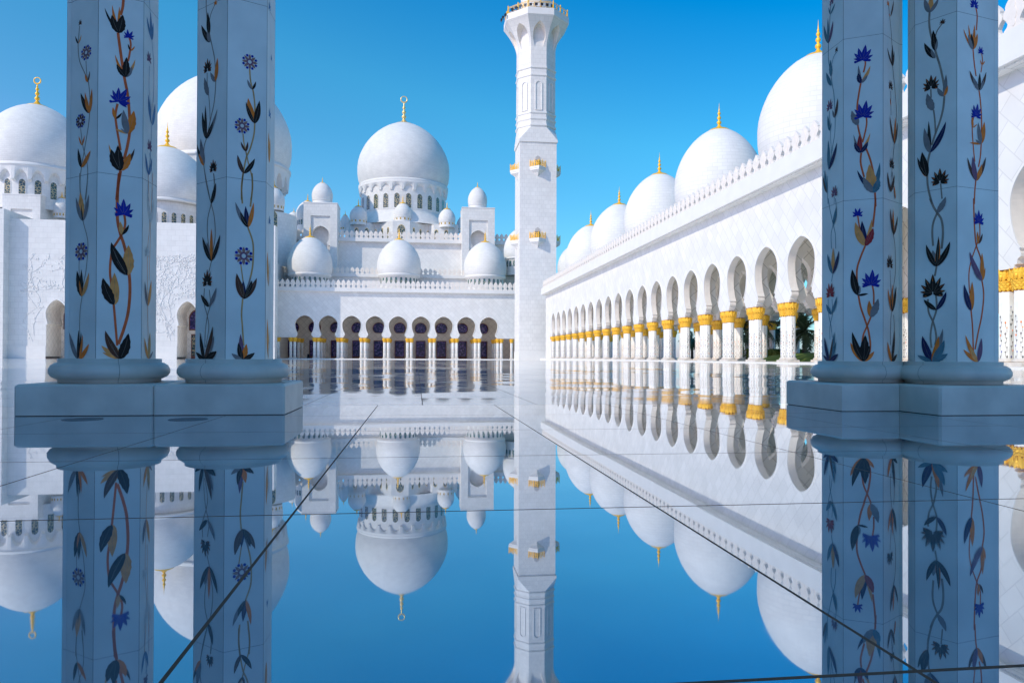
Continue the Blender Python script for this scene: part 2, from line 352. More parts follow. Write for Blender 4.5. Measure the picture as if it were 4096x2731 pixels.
def make_capital(b, c, r0, r1, z0, z1):
    """palm capital: a net of scales swelling into drooping fronds"""
    b.cur = 'gold_recess'; h = z1-z0  # core coloured darker, as shade behind the leaves
    core = [(r0*.98, 0), (r0*1.0, .1*h), (r0*1.08, .26*h), (r0*1.28, .46*h), (r1*.90, .64*h), (r1*.90, .76*h), (r1*.76, .92*h), (r1*.56, h), (.05, h)]
    b.lathe(core, (c[0], c[1], z0), 20)
    b.cur = 'gold'
    rows = 6; nn = 12
    for j in range(rows):
        t = j/(rows-1); zb = z0+h*(.02+.52*t); rb = r0*1.02+(r1*.93-r0)*t**1.9; ln = h*(.17+.30*(t > .6)); wd = 2*PI*rb/nn*.55
        for k in range(nn):
            a = 2*PI*(k+.5*(j % 2))/nn; da = wd/rb
            ra, rt = rb+.02, rb+.06+.05*t
            def Q(an, rr, z): return (c[0]+rr*math.cos(an), c[1]+rr*math.sin(an), z)
            top = zb+ln
            b.mesh([Q(a-da*.25, ra, zb), Q(a+da*.25, ra, zb), Q(a+da, rt, zb+ln*.5), Q(a, rt+.045, zb+ln*.55), Q(a-da, rt, zb+ln*.5), Q(a, rt+.035, top), Q(a, ra+.03, zb)],
                   [(0, 6, 3, 4), (6, 1, 2, 3), (4, 3, 5), (3, 2, 5)], None, False)
    nf = 18                                                          # fronds that arch over the rim and hang
    for k in range(nf):
        a = 2*PI*k/nf
        pts = [(r1*.60, 1.0), (r1*.80, .965), (r1*.96, .87), (r1*1.07, .68), (r1*1.03, .45)]; da = [.09, .15, .165, .13, .01]
        P = []
        for (rr, tz), d in zip(pts, da):
            for q in (-1, 0, 1): P.append((c[0]+(rr+(.035 if q == 0 else 0))*math.cos(a+d*q), c[1]+(rr+(.035 if q == 0 else 0))*math.sin(a+d*q), z0+h*tz))
        F = [(i*3+q, i*3+q+1, i*3+q+4, i*3+q+3) for i in range(4) for q in (0, 1)]
        b.mesh(P, F)
def make_arcade_column(parent, name, ztop, dots=True):
    """inlaid marble column at the parent's origin: base, octagonal shaft with inlaid flowers, gold capital"""
    root = MB('base_marble'); o = Vector(ORG[parent.name])
    zc = ztop-1.42
    root.box((o.x-.617, o.y-.617, o.z), (o.x+.617, o.y+.617, o.z+.24)); root.prism([(o.x+x, o.y+y) for x, y in octagon((0, 0), .61)], o.z+.241, o.z+.27)
    col = root.build(name, parent)
    b = MB('base_marble'); b.lathe([(.50, .26), (.57, .29), (.60, .34), (.57, .40), (.49, .44), (.47, .50)], o, 24); b.build('base', col)
    s = MB('column_marble'); s.prism([(o.x+x, o.y+y) for x, y in octagon((0, 0), .445)], o.z+.47, o.z+zc+.02)
    if dots:
        rnd = random.Random(5); ap = .445*math.cos(PI/8)
        for k in range(8):
            a = PI/4*k; n = Vector((math.cos(a), math.sin(a), 0)); t = Vector((-n.y, n.x, 0))
            z = .62; sgn = 1 if k % 2 else -1
            while z < zc-(.9+.5*(k % 3)):
                sz = rnd.uniform(.05, .09); u = sgn*rnd.uniform(.02, .07); sgn = -sgn
                p = o+n*(ap+.006)+t*u+Vector((0, 0, z)); s.cur = 'inlay_'+rnd.choice('knotkgbowk')
                hgt = sz*rnd.uniform(1.0, 2.0)
                s.face([p-t*sz*.8+Vector((0, 0, hgt*.3)), p+Vector((0, 0, -hgt)), p+t*sz*.8+Vector((0, 0, hgt*.3)), p+t*sz*.25+Vector((0, 0, hgt*.15)), p+Vector((0, 0, hgt)), p-t*sz*.25+Vector((0, 0, hgt*.15))])
                s.cur = 'inlay_q'; s.face([p-t*.012, p-t*.012+Vector((0, 0, -.3)), p+t*.012+Vector((0, 0, -.3)), p+t*.012])
                z += rnd.uniform(.24, .40)
    s.build('shaft', col)
    cpt = MB('gold'); make_capital(cpt, o, .44, .66, o.z+zc, o.z+ztop); cpt.build('capital', col)
    return col
def floor_z(y): return 0.0 if y < 100 else -.67*min(1.0, (y-100)/149)

# ================================================================== SETTING
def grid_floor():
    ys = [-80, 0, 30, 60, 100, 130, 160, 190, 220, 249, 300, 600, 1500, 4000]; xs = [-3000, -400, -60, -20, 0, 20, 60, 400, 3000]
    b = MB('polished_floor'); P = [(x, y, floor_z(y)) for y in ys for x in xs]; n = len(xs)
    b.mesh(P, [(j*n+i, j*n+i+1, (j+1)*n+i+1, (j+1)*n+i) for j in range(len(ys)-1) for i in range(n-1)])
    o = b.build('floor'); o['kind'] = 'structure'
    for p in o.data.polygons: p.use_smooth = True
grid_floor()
b = MB('turf'); b.box((62, -20, -.3), (400, 400, .12), 'b'); o = b.build('lawn'); o['kind'] = 'structure'

exec_parts = []
# ================================================================== FOREGROUND COLUMNS
COLS = {  # centre, visible facet edges in the photo (px), plinth box
    'C1': ((-3.22, 8.45), (277.5, 385, 567.5, 625.5)), 'C2': ((-1.955, 8.45), (785, 903, 1062.5, 1094.5)),
    'A': ((5.345, 8.48), (3288, 3373, 3532.5, 3596)), 'B': ((6.04, 7.83), (3631.5, 3659, 3828, 3978))}
def facet_ring(c, xs, R=.475):
    c = Vector((c[0], c[1])); pts = []
    for i, x in enumerate(xs):
        d3 = ray(x, 1100); d = Vector((d3.x, d3.y)).normalized(); tca = c.dot(d); d2 = c.dot(c)-tca*tca
        if i in (0, 3): pts.append(d*tca)
        else: pts.append(d*(tca-math.sqrt(max(0, R*R-d2))))
    pts += [2*c-p for p in pts]
    pts.sort(key=lambda p: math.atan2(p.y-c.y, p.x-c.x)); return pts
INLAY = {}
INLAY['C1', 0] = [(1, """S q .016 625,205 618,290 613,370 625,480 665,575 692,640 705,760 703,890 692,1000 662,1180 640,1310 628,1420 634,1568
S q .014 675,480 680,570 690,640
S q .014 633,1010 645,1110 660,1190 683,1280 688,1380 668,1568
F w 630,178 28 90 6
T 615,345 k:592,285 t:640,276
D 677,415 42 60
T 690,645 o:668,585:.4 w:705,558
T 703,890 k:634,730:.3 o:668,725 o:722,695
D 633,950 38 57
T 645,1140 o:620,1070 o:665,1062
T 640,1315 k:614,1165:.34 o:712,1180:.34"""), (2, """S q .015 500,-10 503,110 514,200 522,290 545,380 552,450 540,600 520,700 515,760 503,850 500,950 503,1060 495,1150
S q .014 552,-10 540,150 525,280
S q .013 498,530 497,600 512,700
T 522,290 t:505,108:.42 g:478,140 g:558,122 k:512,185:.18
D 511,480 40 58
T 515,762 k:485,600:.4 k:512,590 t:560,610 o:500,660
T 490,1155 g:437,988 k:495,970:.2 k:512,985:.14
T 500,1156 o:560,1058:.3 o:520,1000:.2""")]
INLAY['C1', 1] = [(1, """S s .030 968,-10 962,60 945,120
S s .032 925,260 938,360 955,480 975,610 1000,740 1012,860 1018,1010 1000,1140 972,1250
S s .034 945,1340 928,1440 915,1568
S s .022 1015,300 1025,350 1015,430 1003,482
S s .026 922,815 905,900 915,1000 935,1120 945,1180
T 930,262 k:820,62:.12 o:880,42:.14 o:936,52:.14 k:878,120:.5 k:962,118:.5
F b 1013,275 46 80 6
T 1024,402 k:1003,345 o:1056,365
T 985,608 o:902,430:.15 t:1060,468:.16 g:1036,525:.36 k:915,505:.42 k:992,450:.40
F b 952,765 86 60 7
T 905,935 o:885,840:.34 k:956,885:.28
T 1000,1050 o:1050,870:.40 g:968,862:.36 t:900,1010:.25 g:945,1008:.3
T 945,1340 t:852,1130:.14 w:1055,1166:.16 o:1020,1202:.40 k:872,1172:.50 k:924,1140:.40"""), (2, """S s .034 748,-10 738,100 735,200 738,290 755,370 778,440 800,540 815,700 805,850 778,960 742,1060
S s .026 778,240 785,310 765,370 735,420 702,480 690,600 700,700 712,800 725,950 735,1070
F b 775,215 66 90 7
T 765,375 t:755,292:.4 k:808,312:.3
T 800,630 t:806,440:.42 t:825,520:.3 g:722,520:.42 t:708,440:.2 k:697,422:.36
T 715,815 t:718,612:.36 t:736,722:.4 k:645,645:.40
T 752,1155 t:635,1068:.3 t:640,1110:.2 t:690,1030:.4 w:660,975:.30 k:805,992:.42""")]
INLAY['C1', 2] = [(1, """S c .010 1170,-10 1190,320 1205,520 1203,760 1190,985 1180,1200 1163,1375 1158,1568
S c .009 1172,520 1168,700 1190,900
S c .009 1172,1200 1190,1350 1195,1568
T 1190,320 c:1150,130 c:1180,95:.3 c:1200,180:.3
F p 1168,450 55 90 6
T 1192,985 c:1162,740:.3 v:1197,760:.3 c:1215,812:.3
F p 1172,1140 55 90 6
T 1163,1375 c:1140,1200:.3 c:1190,1240:.3"""), (2, """S t .010 928,-10 938,290 925,480 925,825 932,1155
S t .009 958,-10 945,300 935,660
F v 922,480 48 90 6
T 945,300 v:925,110 v:962,150
T 925,825 g:907,665 t:948,660
T 930,1155 t:905,1020:.3 y:940,985:.3 g:958,1105""")]
INLAY['C2', 0] = [(1, """S q .018 1617,-10 1620,110 1640,250 1665,370 1685,480 1692,640 1680,800 1655,920 1625,1060
S q .013 1690,30 1655,110 1638,190
S q .014 1625,575 1626,660 1637,750 1645,850 1648,950
S q .018 1618,1092 1600,1160 1598,1290 1615,1400 1648,1568
S q .013 1675,1360 1680,1450
F o 1692,22 26 70 6
T 1642,275 k:1630,97:.36
T 1650,335 k:1580,200:.3 g:1625,240:.4
F k 1628,520 62 90 9
T 1690,642 g:1652,570:.4 o:1706,455:.34
T 1637,750 g:1605,610:.4 g:1602,650:.2
T 1618,1092 k:1612,826:.16 k:1588,880:.24 g:1706,855:.18 k:1672,950:.36
T 1602,1300 k:1546,1130:.2 g:1575,1088:.34 o:1562,1205:.3
F k 1673,1305 56 90 9"""), (2, """S q .018 1285,-10 1300,80 1325,180 1345,270 1350,390 1330,500
S q .018 1340,-10 1345,60 1325,180 1303,280 1303,390 1320,500
S q .016 1328,535 1310,610
S q .016 1283,710 1280,800 1300,880 1310,960 1290,1080
S q .016 1313,720 1320,810 1300,890 1287,1000 1285,1100
T 1325,182 k:1355,50:.36
T 1328,540 g:1300,420:.4 o:1328,335:.2 k:1272,388:.26 k:1382,375:.26
F k 1302,650 60 90 9
T 1315,825 k:1263,750:.36 g:1360,705:.3
T 1285,1163 g:1345,1008:.3 k:1258,985:.24 w:1337,948:.24 k:1232,1110:.36 k:1362,1105:.4""")]
INLAY['C2', 1] = [(1, """S y .018 1957,545 1965,640 1985,720 1998,830 2000,960
S y .018 1997,970 1990,1060 1960,1170 1930,1240 1905,1370 1895,1480 1893,1568
S y .015 1905,1050 1912,1120 1930,1200 1945,1270 1975,1390 1980,1480 1965,1568
D 1958,488 62 62
T 1977,705 g:1940,625:.34 k:2006,640:.3
T 1997,972 o:1945,770:.34 k:1928,800:.22 k:2034,790:.30
D 1898,988 60 62
T 1927,1190 w:1889,1112 w:1943,1112
T 1912,1362 w:1862,1215:.28 k:1997,1244:.3"""), (2, """S y .020 1525,-10 1515,80 1520,180
S y .020 1580,-10 1583,80 1570,200
S y .020 1555,330 1585,420 1588,510 1580,600 1552,710
S y .014 1510,560 1525,670
S y .019 1522,775 1515,870 1520,950 1528,1070
T 1557,330 n:1540,195:.3 g:1476,170:.22 k:1508,232:.34 o:1590,172:.2
D 1528,508 58 58
T 1530,778 g:1570,640:.2 n:1525,660:.3 w:1484,616:.34 w:1610,645:.28 k:1580,660:.3
T 1520,1163 p:1508,995:.24 o:1545,1058:.4 k:1495,1050:.36 g:1452,1118:.4 k:1597,1114:.4""")]
INLAY['C2', 2] = [(1, """S v .006 2113,-10 2118,250 2122,500 2112,900 2110,1400 2112,1568
F c 2113,50 40 90 5
F c 2127,455 30 90 5
F c 2114,890 46 90 5
T 2110,1280 t:2105,1040 t:2116,1080"""), (2, """S v .006 1690,-10 1682,400 1690,800 1682,1155
F c 1690,285 30 90 5
T 1684,700 t:1676,480 v:1694,520
T 1683,1150 t:1676,900 v:1692,960""")]
INLAY['A', 0] = [(7, """S e .014 640,-10 632,60 622,250 616,340 616,470 630,560 645,660 660,760 668,920 665,1050 650,1140 636,1240 620,1330
S e .011 690,398 660,440 642,500
S e .011 622,870 628,960 634,1100 640,1210
S e .012 610,1380 608,1500 612,1600
S e .011 662,1545 660,1600
F p 640,12 34 90 8
T 632,115 e:618,60 e:668,28:.3
T 617,342 e:612,142:.2 e:580,200:.24 p:652,165:.3
F w 680,388 24 80 6
T 640,602 e:630,470:.4
T 642,672 e:600,570:.34
F p 626,825 52 90 8
T 668,924 g:650,865:.4 w:690,772:.3
T 626,1028 e:612,905:.3 e:640,962:.3
T 620,1332 e:616,1098:.22 n:684,1118:.26
T 606,1514 e:588,1335:.24 w:574,1380:.2
F p 664,1500 52 90 8"""), (8, """S e .014 545,-10 560,80 580,170 595,240 598,340
S e .014 596,-10 600,60 580,170 566,240 568,340
S e .014 578,505 568,570
S e .013 545,690 548,790 565,880 575,960
S e .013 572,690 575,790 558,880 558,970
T 580,178 e:604,45:.36
T 580,515 t:582,330:.3 e:543,376:.3 n:622,353:.28
F r 562,630 62 90 8
T 570,795 e:535,725:.4 e:608,670:.26
T 555,1125 e:592,915:.2 e:603,985:.24 n:522,955:.24 w:580,960:.2 n:513,1078:.3 n:618,1072:.36""")]
INLAY['A', 1] = [(7, """S s .020 895,455 905,500 890,570
S s .022 868,655 850,760 840,850 845,980 862,1060 880,1110
S s .024 872,1200 868,1280 895,1390
S s .020 910,895 915,970 900,1050 882,1120
S s .024 908,1160 945,1260 972,1380
S s .024 980,1510 985,1620
F b 890,432 80 78 7
T 868,655 g:850,515:.2 t:943,518:.22 g:922,590:.36 n:848,575:.5
F b 895,872 84 78 7
T 845,985 g:798,868:.4 g:850,920:.3
T 866,1200 g:812,1056:.14 t:942,1044:.16 r:856,1060:.34 n:820,1115:.40 n:924,1112:.40
T 970,1512 e:1018,1275:.18 n:840,1335:.16 t:936,1288:.40 g:888,1388:.40 e:1010,1395:.50"""), (8, """S s .024 875,-10 868,80 855,190
S s .018 750,105 765,200 785,260
S s .024 802,322 770,400 745,490 750,620 770,740 800,830 825,910 838,1000 834,1060
S s .020 850,580 862,650 862,730
S s .022 842,815 815,880 790,940 780,1020
F b 750,88 40 90 6
T 802,322 t:850,130:.16 n:780,145:.3 t:734,155:.34 r:858,195:.40
T 750,665 g:765,595:.4 k:712,483:.34 k:824,652:.3
F b 846,555 72 84 7
T 842,818 o:830,698:.36 g:893,686:.40
T 790,1126 o:699,990:.26 o:866,1053:.34 k:712,918:.24 k:803,940:.4 k:835,1010:.3""")]
INLAY['A', 2] = [(7, """S w .012 1085,40 1095,140 1106,250 1112,350 1118,520 1135,700 1148,905 1130,1130 1112,1340 1100,1500
S w .011 1103,715 1105,905
S w .011 1115,1350 1135,1560
F o 1082,28 26 90 6
T 1100,132 o:1085,108 w:1126,0:.16
T 1118,525 w:1075,375:.2 k:1115,352:.3 w:1130,400:.2
F k 1102,668 44 90 8
T 1104,832 o:1098,770
T 1131,1132 o:1138,920:.2 w:1095,908:.18 w:1156,960:.2
F k 1110,1280 50 90 8
T 1100,1506 w:1075,1350 w:1130,1370
T 1138,1562 o:1128,1450"""), (8, """S w .013 998,240 1010,330 1012,500 1000,600 988,700
S w .011 975,490 980,600 988,700
S w .012 985,780 978,900 978,1010
S w .012 1000,800 1005,900 990,1030
T 998,245 o:995,60:.2 w:975,58:.2 w:1027,110:.2 k:988,130:.3
F k 972,430 56 90 8
T 988,780 o:990,585:.2 o:958,615:.2 k:1015,600:.24 k:975,650:.2
T 985,1126 o:955,985:.3 w:1006,905:.18 k:1022,1072:.36 k:998,960:.2""")]
INLAY['B', 1] = [(7, """S q .026 1412,-10 1408,100 1405,180 1415,260 1440,350 1462,430 1490,520 1512,620 1525,700
S q .026 1524,755 1515,850 1490,950 1450,1060 1425,1140
S q .016 1510,185 1470,240 1452,290
S q .018 1418,700 1420,770
S q .020 1440,865 1450,950 1455,1050
S q .026 1410,1200 1395,1270 1390,1385 1398,1480 1428,1600
S q .018 1495,1440 1506,1560
T 1410,102 t:1420,-30:.4 g:1368,-10:.36 g:1478,-10:.36
F w 1513,170 26 60 6
T 1455,402 k:1436,238:.34 g:1468,310:.3
T 1455,460 k:1367,338:.3 g:1420,385:.34
F k 1420,655 68 90 9
T 1522,757 g:1470,690:.4 g:1538,585:.24 o:1550,672:.36
T 1440,868 g:1390,735:.44 g:1390,785:.22
T 1412,1202 k:1402,950:.14 g:1368,1005:.28 n:1537,953:.22
T 1390,1387 o:1342,1298:.34 k:1314,1235:.2 k:1350,1192:.38
F k 1490,1392 74 90 9"""), (8, """S q .028 1255,-10 1280,50 1305,90 1335,140 1345,230 1335,340
S q .026 1310,80 1280,150 1270,220 1276,320
S q .024 1300,465 1288,530
S q .024 1240,690 1245,780 1280,860 1298,950 1290,1010
S q .024 1296,660 1300,760 1270,860 1258,950 1265,1030
T 1303,92 g:1364,-22:.4
T 1300,465 g:1275,350:.5 g:1330,380:.4 o:1318,270:.2 k:1315,252:.14 k:1229,311:.26 k:1395,289:.26
F k 1275,605 90 90 9
T 1300,766 k:1213,694:.36 n:1369,638:.30
T 1270,1126 g:1346,894:.18 n:1203,946:.34 o:1316,948:.26 e:1356,975:.36 e:1168,1080:.36 e:1380,1070:.40""")]
INLAY['B', 2] = [(7, """S s .022 1763,40 1780,120 1775,240
S s .022 1748,390 1758,500 1772,600
S s .016 1815,418 1822,480 1810,570
S s .024 1795,712 1805,790 1815,940 1812,1120 1805,1230 1790,1310
S s .020 1755,905 1742,1000 1750,1150 1762,1270
S s .024 1770,1415 1762,1500 1758,1600
F b 1757,25 54 90 8
T 1745,392 o:1712,193:.14 o:1782,265:.34 o:1672,228:.14 o:1760,195:.2 k:1735,265:.40 g:1712,275:.40
F b 1808,398 38 90 6
T 1816,512 o:1804,468 o:1840,480
T 1795,712 w:1720,555:.24 w:1850,566:.22 g:1830,630:.36 g:1745,600:.4 k:1800,575:.30
F b 1775,880 70 78 7
T 1745,1002 o:1740,918:.36 o:1780,974:.2
T 1810,1132 o:1836,955:.34 g:1788,962:.34 o:1720,1120:.16 g:1765,1095:.3
T 1770,1420 w:1703,1236:.2 w:1847,1233:.2 o:1815,1290:.36 p:1745,1228:.36"""), (8, """S s .026 1558,-10 1560,100 1565,200 1575,310 1605,400 1620,480
S s .020 1600,160 1600,250 1578,315 1542,420 1525,520 1530,650
S s .026 1615,560 1628,660 1615,800 1590,920 1568,1040
S s .026 1540,770 1550,880 1556,1050
F b 1592,128 60 90 7
T 1590,306 o:1583,218:.34 w:1618,234:.30
T 1616,563 o:1615,368:.26 o:1636,470:.26 g:1550,430:.40 p:1528,360:.26
T 1540,773 o:1546,568:.30 o:1558,660:.24 n:1490,588:.34
T 1586,1128 o:1499,940:.22 o:1484,1040:.24 t:1530,1020:.36 p:1611,960:.34""")]

def inlay_mesh(b, A, B, spec):
    """flowers set into the facet A-B (plan points); the positions are found on the facet's own plane"""
    A3 = Vector((A.x, A.y, 0)); T = Vector((B.x-A.x, B.y-A.y, 0)); L = T.length; T.normalize(); Nn = Vector((T.y, -T.x, 0))
    if Nn.dot(EYE-A3) < 0: Nn = -Nn
    def uvp(k, x, y):
        d = ray(*zp(k, x, y)); t = (A3-EYE).dot(Nn)/d.dot(Nn); p = EYE+d*t; return Vector(((p-A3).dot(T), p.z))
    def clampu(q): return Vector((min(max(q.x, .004), L-.004), q.y))
    def put(pts, lift):
        P = [A3+T*q.x+Vector((0, 0, q.y))+Nn*lift for q in map(clampu, pts)]
        n = (P[1]-P[0]).cross(P[2]-P[0])
        b.face(P if n.dot(Nn) > 0 else P[::-1])
    lift = [.0016]
    def leaf(p0, p1, w, col, bulge=None, teeth=False):
        d = p1-p0; ln = d.length; t = d/ln; n = Vector((-t.y, t.x))
        if bulge is None: bulge = -.16*(1 if d.x > 0 else -1)*min(1, abs(d.x)/ln*2.2)*(1 if n.x <= 0 or True else 1)
        mid = (p0+p1)/2+Vector((1 if d.x > 0 else -1, 0))*abs(bulge)*ln*.8
        S = 10; Lf = []; Rt = []; Ce = []
        for i in range(S+1):
            s = i/S; c = p0*(1-s)**2+mid*2*s*(1-s)+p1*s*s; tn = ((mid-p0)*(1-s)+(p1-mid)*s).normalized(); nn = Vector((-tn.y, tn.x))
            hw = w*ln*.39*(math.sin(PI*s**.75)**.9 if 0 < s < 1 else 0)*(1.14 if teeth and i % 2 else 1)
            Lf.append(c+nn*hw); Rt.append(c-nn*hw); Ce.append(c)
        lift[0] += .00004
        b.cur = 'inlay_'+col
        for i in range(S):
            for E1 in (Lf, Rt):
                q = [Ce[i], E1[i], E1[i+1], Ce[i+1]]
                if i == 0: q = [Ce[0], E1[1], Ce[1]]
                if i == S-1: q = [Ce[i], E1[i], Ce[S]]
                put(q, lift[0])
        if w*ln > .045:
            b.cur = 'inlay_q'; vw = .0008
            for i in range(1, S-2):
                put([Ce[i]+n*vw, Ce[i]-n*vw, Ce[i+1]-n*vw, Ce[i+1]+n*vw], lift[0]+.0006)
    for k, txt in spec:
        for line in txt.strip().split('\n'):
            w = line.split(); op = w[0]
            if op == 'S':
                pts = [uvp(k, *map(float, q.split(','))) for q in w[3:]]; hw = float(w[2])*.42; sm = []
                for i in range(len(pts)-1):
                    a, p, q, c = pts[max(i-1, 0)], pts[i], pts[i+1], pts[min(i+2, len(pts)-1)]
                    for s in range(6):
                        t = s/6; sm.append(.5*((2*p)+(q-a)*t+(2*a-5*p+4*q-c)*t*t+(3*p-a-3*q+c)*t**3))
                sm.append(pts[-1]); b.cur = 'inlay_'+w[1]
                for i in range(len(sm)-1):
                    t = (sm[i+1]-sm[i]).normalized(); n = Vector((-t.y, t.x))*hw
                    put([sm[i]+n, sm[i]-n, sm[i+1]-n, sm[i+1]+n], .0013)
            elif op == 'T':
                p0 = uvp(k, *map(float, w[1].split(',')))
                for q in w[2:]:
                    e = q.split(':'); leaf(p0, uvp(k, *map(float, e[1].split(','))), float(e[2]) if len(e) > 2 else .28, e[0], teeth=len(e) > 2 and float(e[2]) >= .4)
            elif op == 'D':
                cx, cy = map(float, w[1].split(',')); c = uvp(k, cx, cy); rx = abs((uvp(k, cx+float(w[2]), cy)-c).x); ry = abs((uvp(k, cx, cy-float(w[3]))-c).y)
                E = lambda a, s: c+Vector((rx*s*math.cos(a), ry*s*math.sin(a)))
                b.cur = 'inlay_b'; lift[0] += .0002
                for i in range(8):
                    a = 2*PI*(i+.5)/8; o = E(a, .84); put([o+Vector((rx*.17*math.cos(q*PI/4), ry*.17*math.sin(q*PI/4))) for q in range(8)], lift[0])
                b.cur = 'inlay_m' if (int(cx) % 3) else 'inlay_w'; lift[0] += .0003
                for i in range(8):
                    a = 2*PI*i/8; put([E(a-.38, .4), E(a-.24, .68), E(a, 1.0), E(a+.24, .68), E(a+.38, .4)], lift[0])
                b.cur = 'inlay_p'; put([E(2*PI*i/12, .42) for i in range(12)], lift[0]+.0003)
                b.cur = 'inlay_v'; put([E(2*PI*i/12, .24) for i in range(12)], lift[0]+.0006)
            elif op == 'F':
                cx, cy = map(float, w[2].split(',')); r = float(w[3]); ang = math.radians(float(w[4])); n = int(w[5])
                c0 = uvp(k, cx, cy); rm = (uvp(k, cx, cy-r)-c0).length; dv = Vector((math.cos(ang), math.sin(ang))); p0 = c0-dv*rm*.5
                rm = min(rm, .60*L)
                spread = 88 if n < 8 else 108
                order = sorted(range(n), key=lambda i: -abs(i-(n-1)/2))
                for i in order:
                    e = abs(i-(n-1)/2)/((n-1)/2); a = ang+math.radians(-spread+2*spread*i/(n-1)); f = 1.5-.62*e
                    q = p0+Vector((math.cos(a)*.92, math.sin(a)))*rm*f
                    dd = q-p0; leaf(p0, q, .40 if n < 8 else .36, w[1], bulge=.07 if abs(dd.x) > .01 else 0)
                    if n >= 8 and w[1] in 'kp':
                        q2 = p0+(q-p0)*.99; b.cur = 'inlay_o'; t = (q-p0).normalized(); nn = Vector((-t.y, t.x))*.003
                        put([p0+(q-p0)*.62+nn, p0+(q-p0)*.62-nn, q2], lift[0]+.0008)
                b.cur = 'inlay_'+w[1]                                   # curled lower petals
                for sg in (-1, 1):
                    cc = p0+Vector((sg*rm*.62, -rm*.12)); put([cc+Vector((rm*.13*math.cos(PI*q_/4), rm*.13*math.sin(PI*q_/4))) for q_ in range(8)], lift[0]+.0002)
                    put([p0+Vector((0, rm*.10)), p0+Vector((0, -rm*.04)), cc+Vector((0, -rm*.12)), cc+Vector((0, rm*.06))], lift[0]+.0003)
                if n >= 8:
                    b.cur = 'inlay_v'; lift[0] += .001
                    put([p0+Vector((.007*math.cos(PI*i/4), .006+.011*math.sin(PI*i/4))) for i in range(8)], lift[0])
COL_LABEL = {'C1': 'inlaid marble column at the far left, vine of black and blue flowers on its wide face',
             'C2': 'inlaid marble column beside the leftmost one, with two blue-petalled daisies on a tan stem',
             'A': 'inlaid marble column with bright blue star flowers on a reddish stem on its middle face',
             'B': 'inlaid marble column nearest the right edge, with big dark brown palmette flowers'}
PLINTH = {'C1': (-3.876, 7.83, -2.594, 9.09), 'C2': (-2.590, 7.83, -1.322, 9.09), 'A': (4.712, 7.845, 5.980, 9.11), 'B': (5.408, 7.19, 6.676, 8.455)}
JOINTS = {'C1': (zp(1, 757, 1350), zp(1, 1113, -8)), 'C2': (zp(1, 1767, 1390), zp(1, 1900, -6)), 'A': (zp(7, 880, 282), zp(7, 880, 1562)), 'B': (zp(7, 1450, 128), zp(7, 1450, 1480))}
def chamfer_box(b, x0, y0, x1, y1, z1, e=.022):
    def ring(i, z): return [(x0+i+e, y0+i, z), (x1-i-e, y0+i, z), (x1-i, y0+i+e, z), (x1-i, y1-i-e, z), (x1-i-e, y1-i, z), (x0+i+e, y1-i, z), (x0+i, y1-i-e, z), (x0+i, y0+i+e, z)]
    b.loft([ring(.0, .006), ring(0, z1-e), ring(e, z1)])
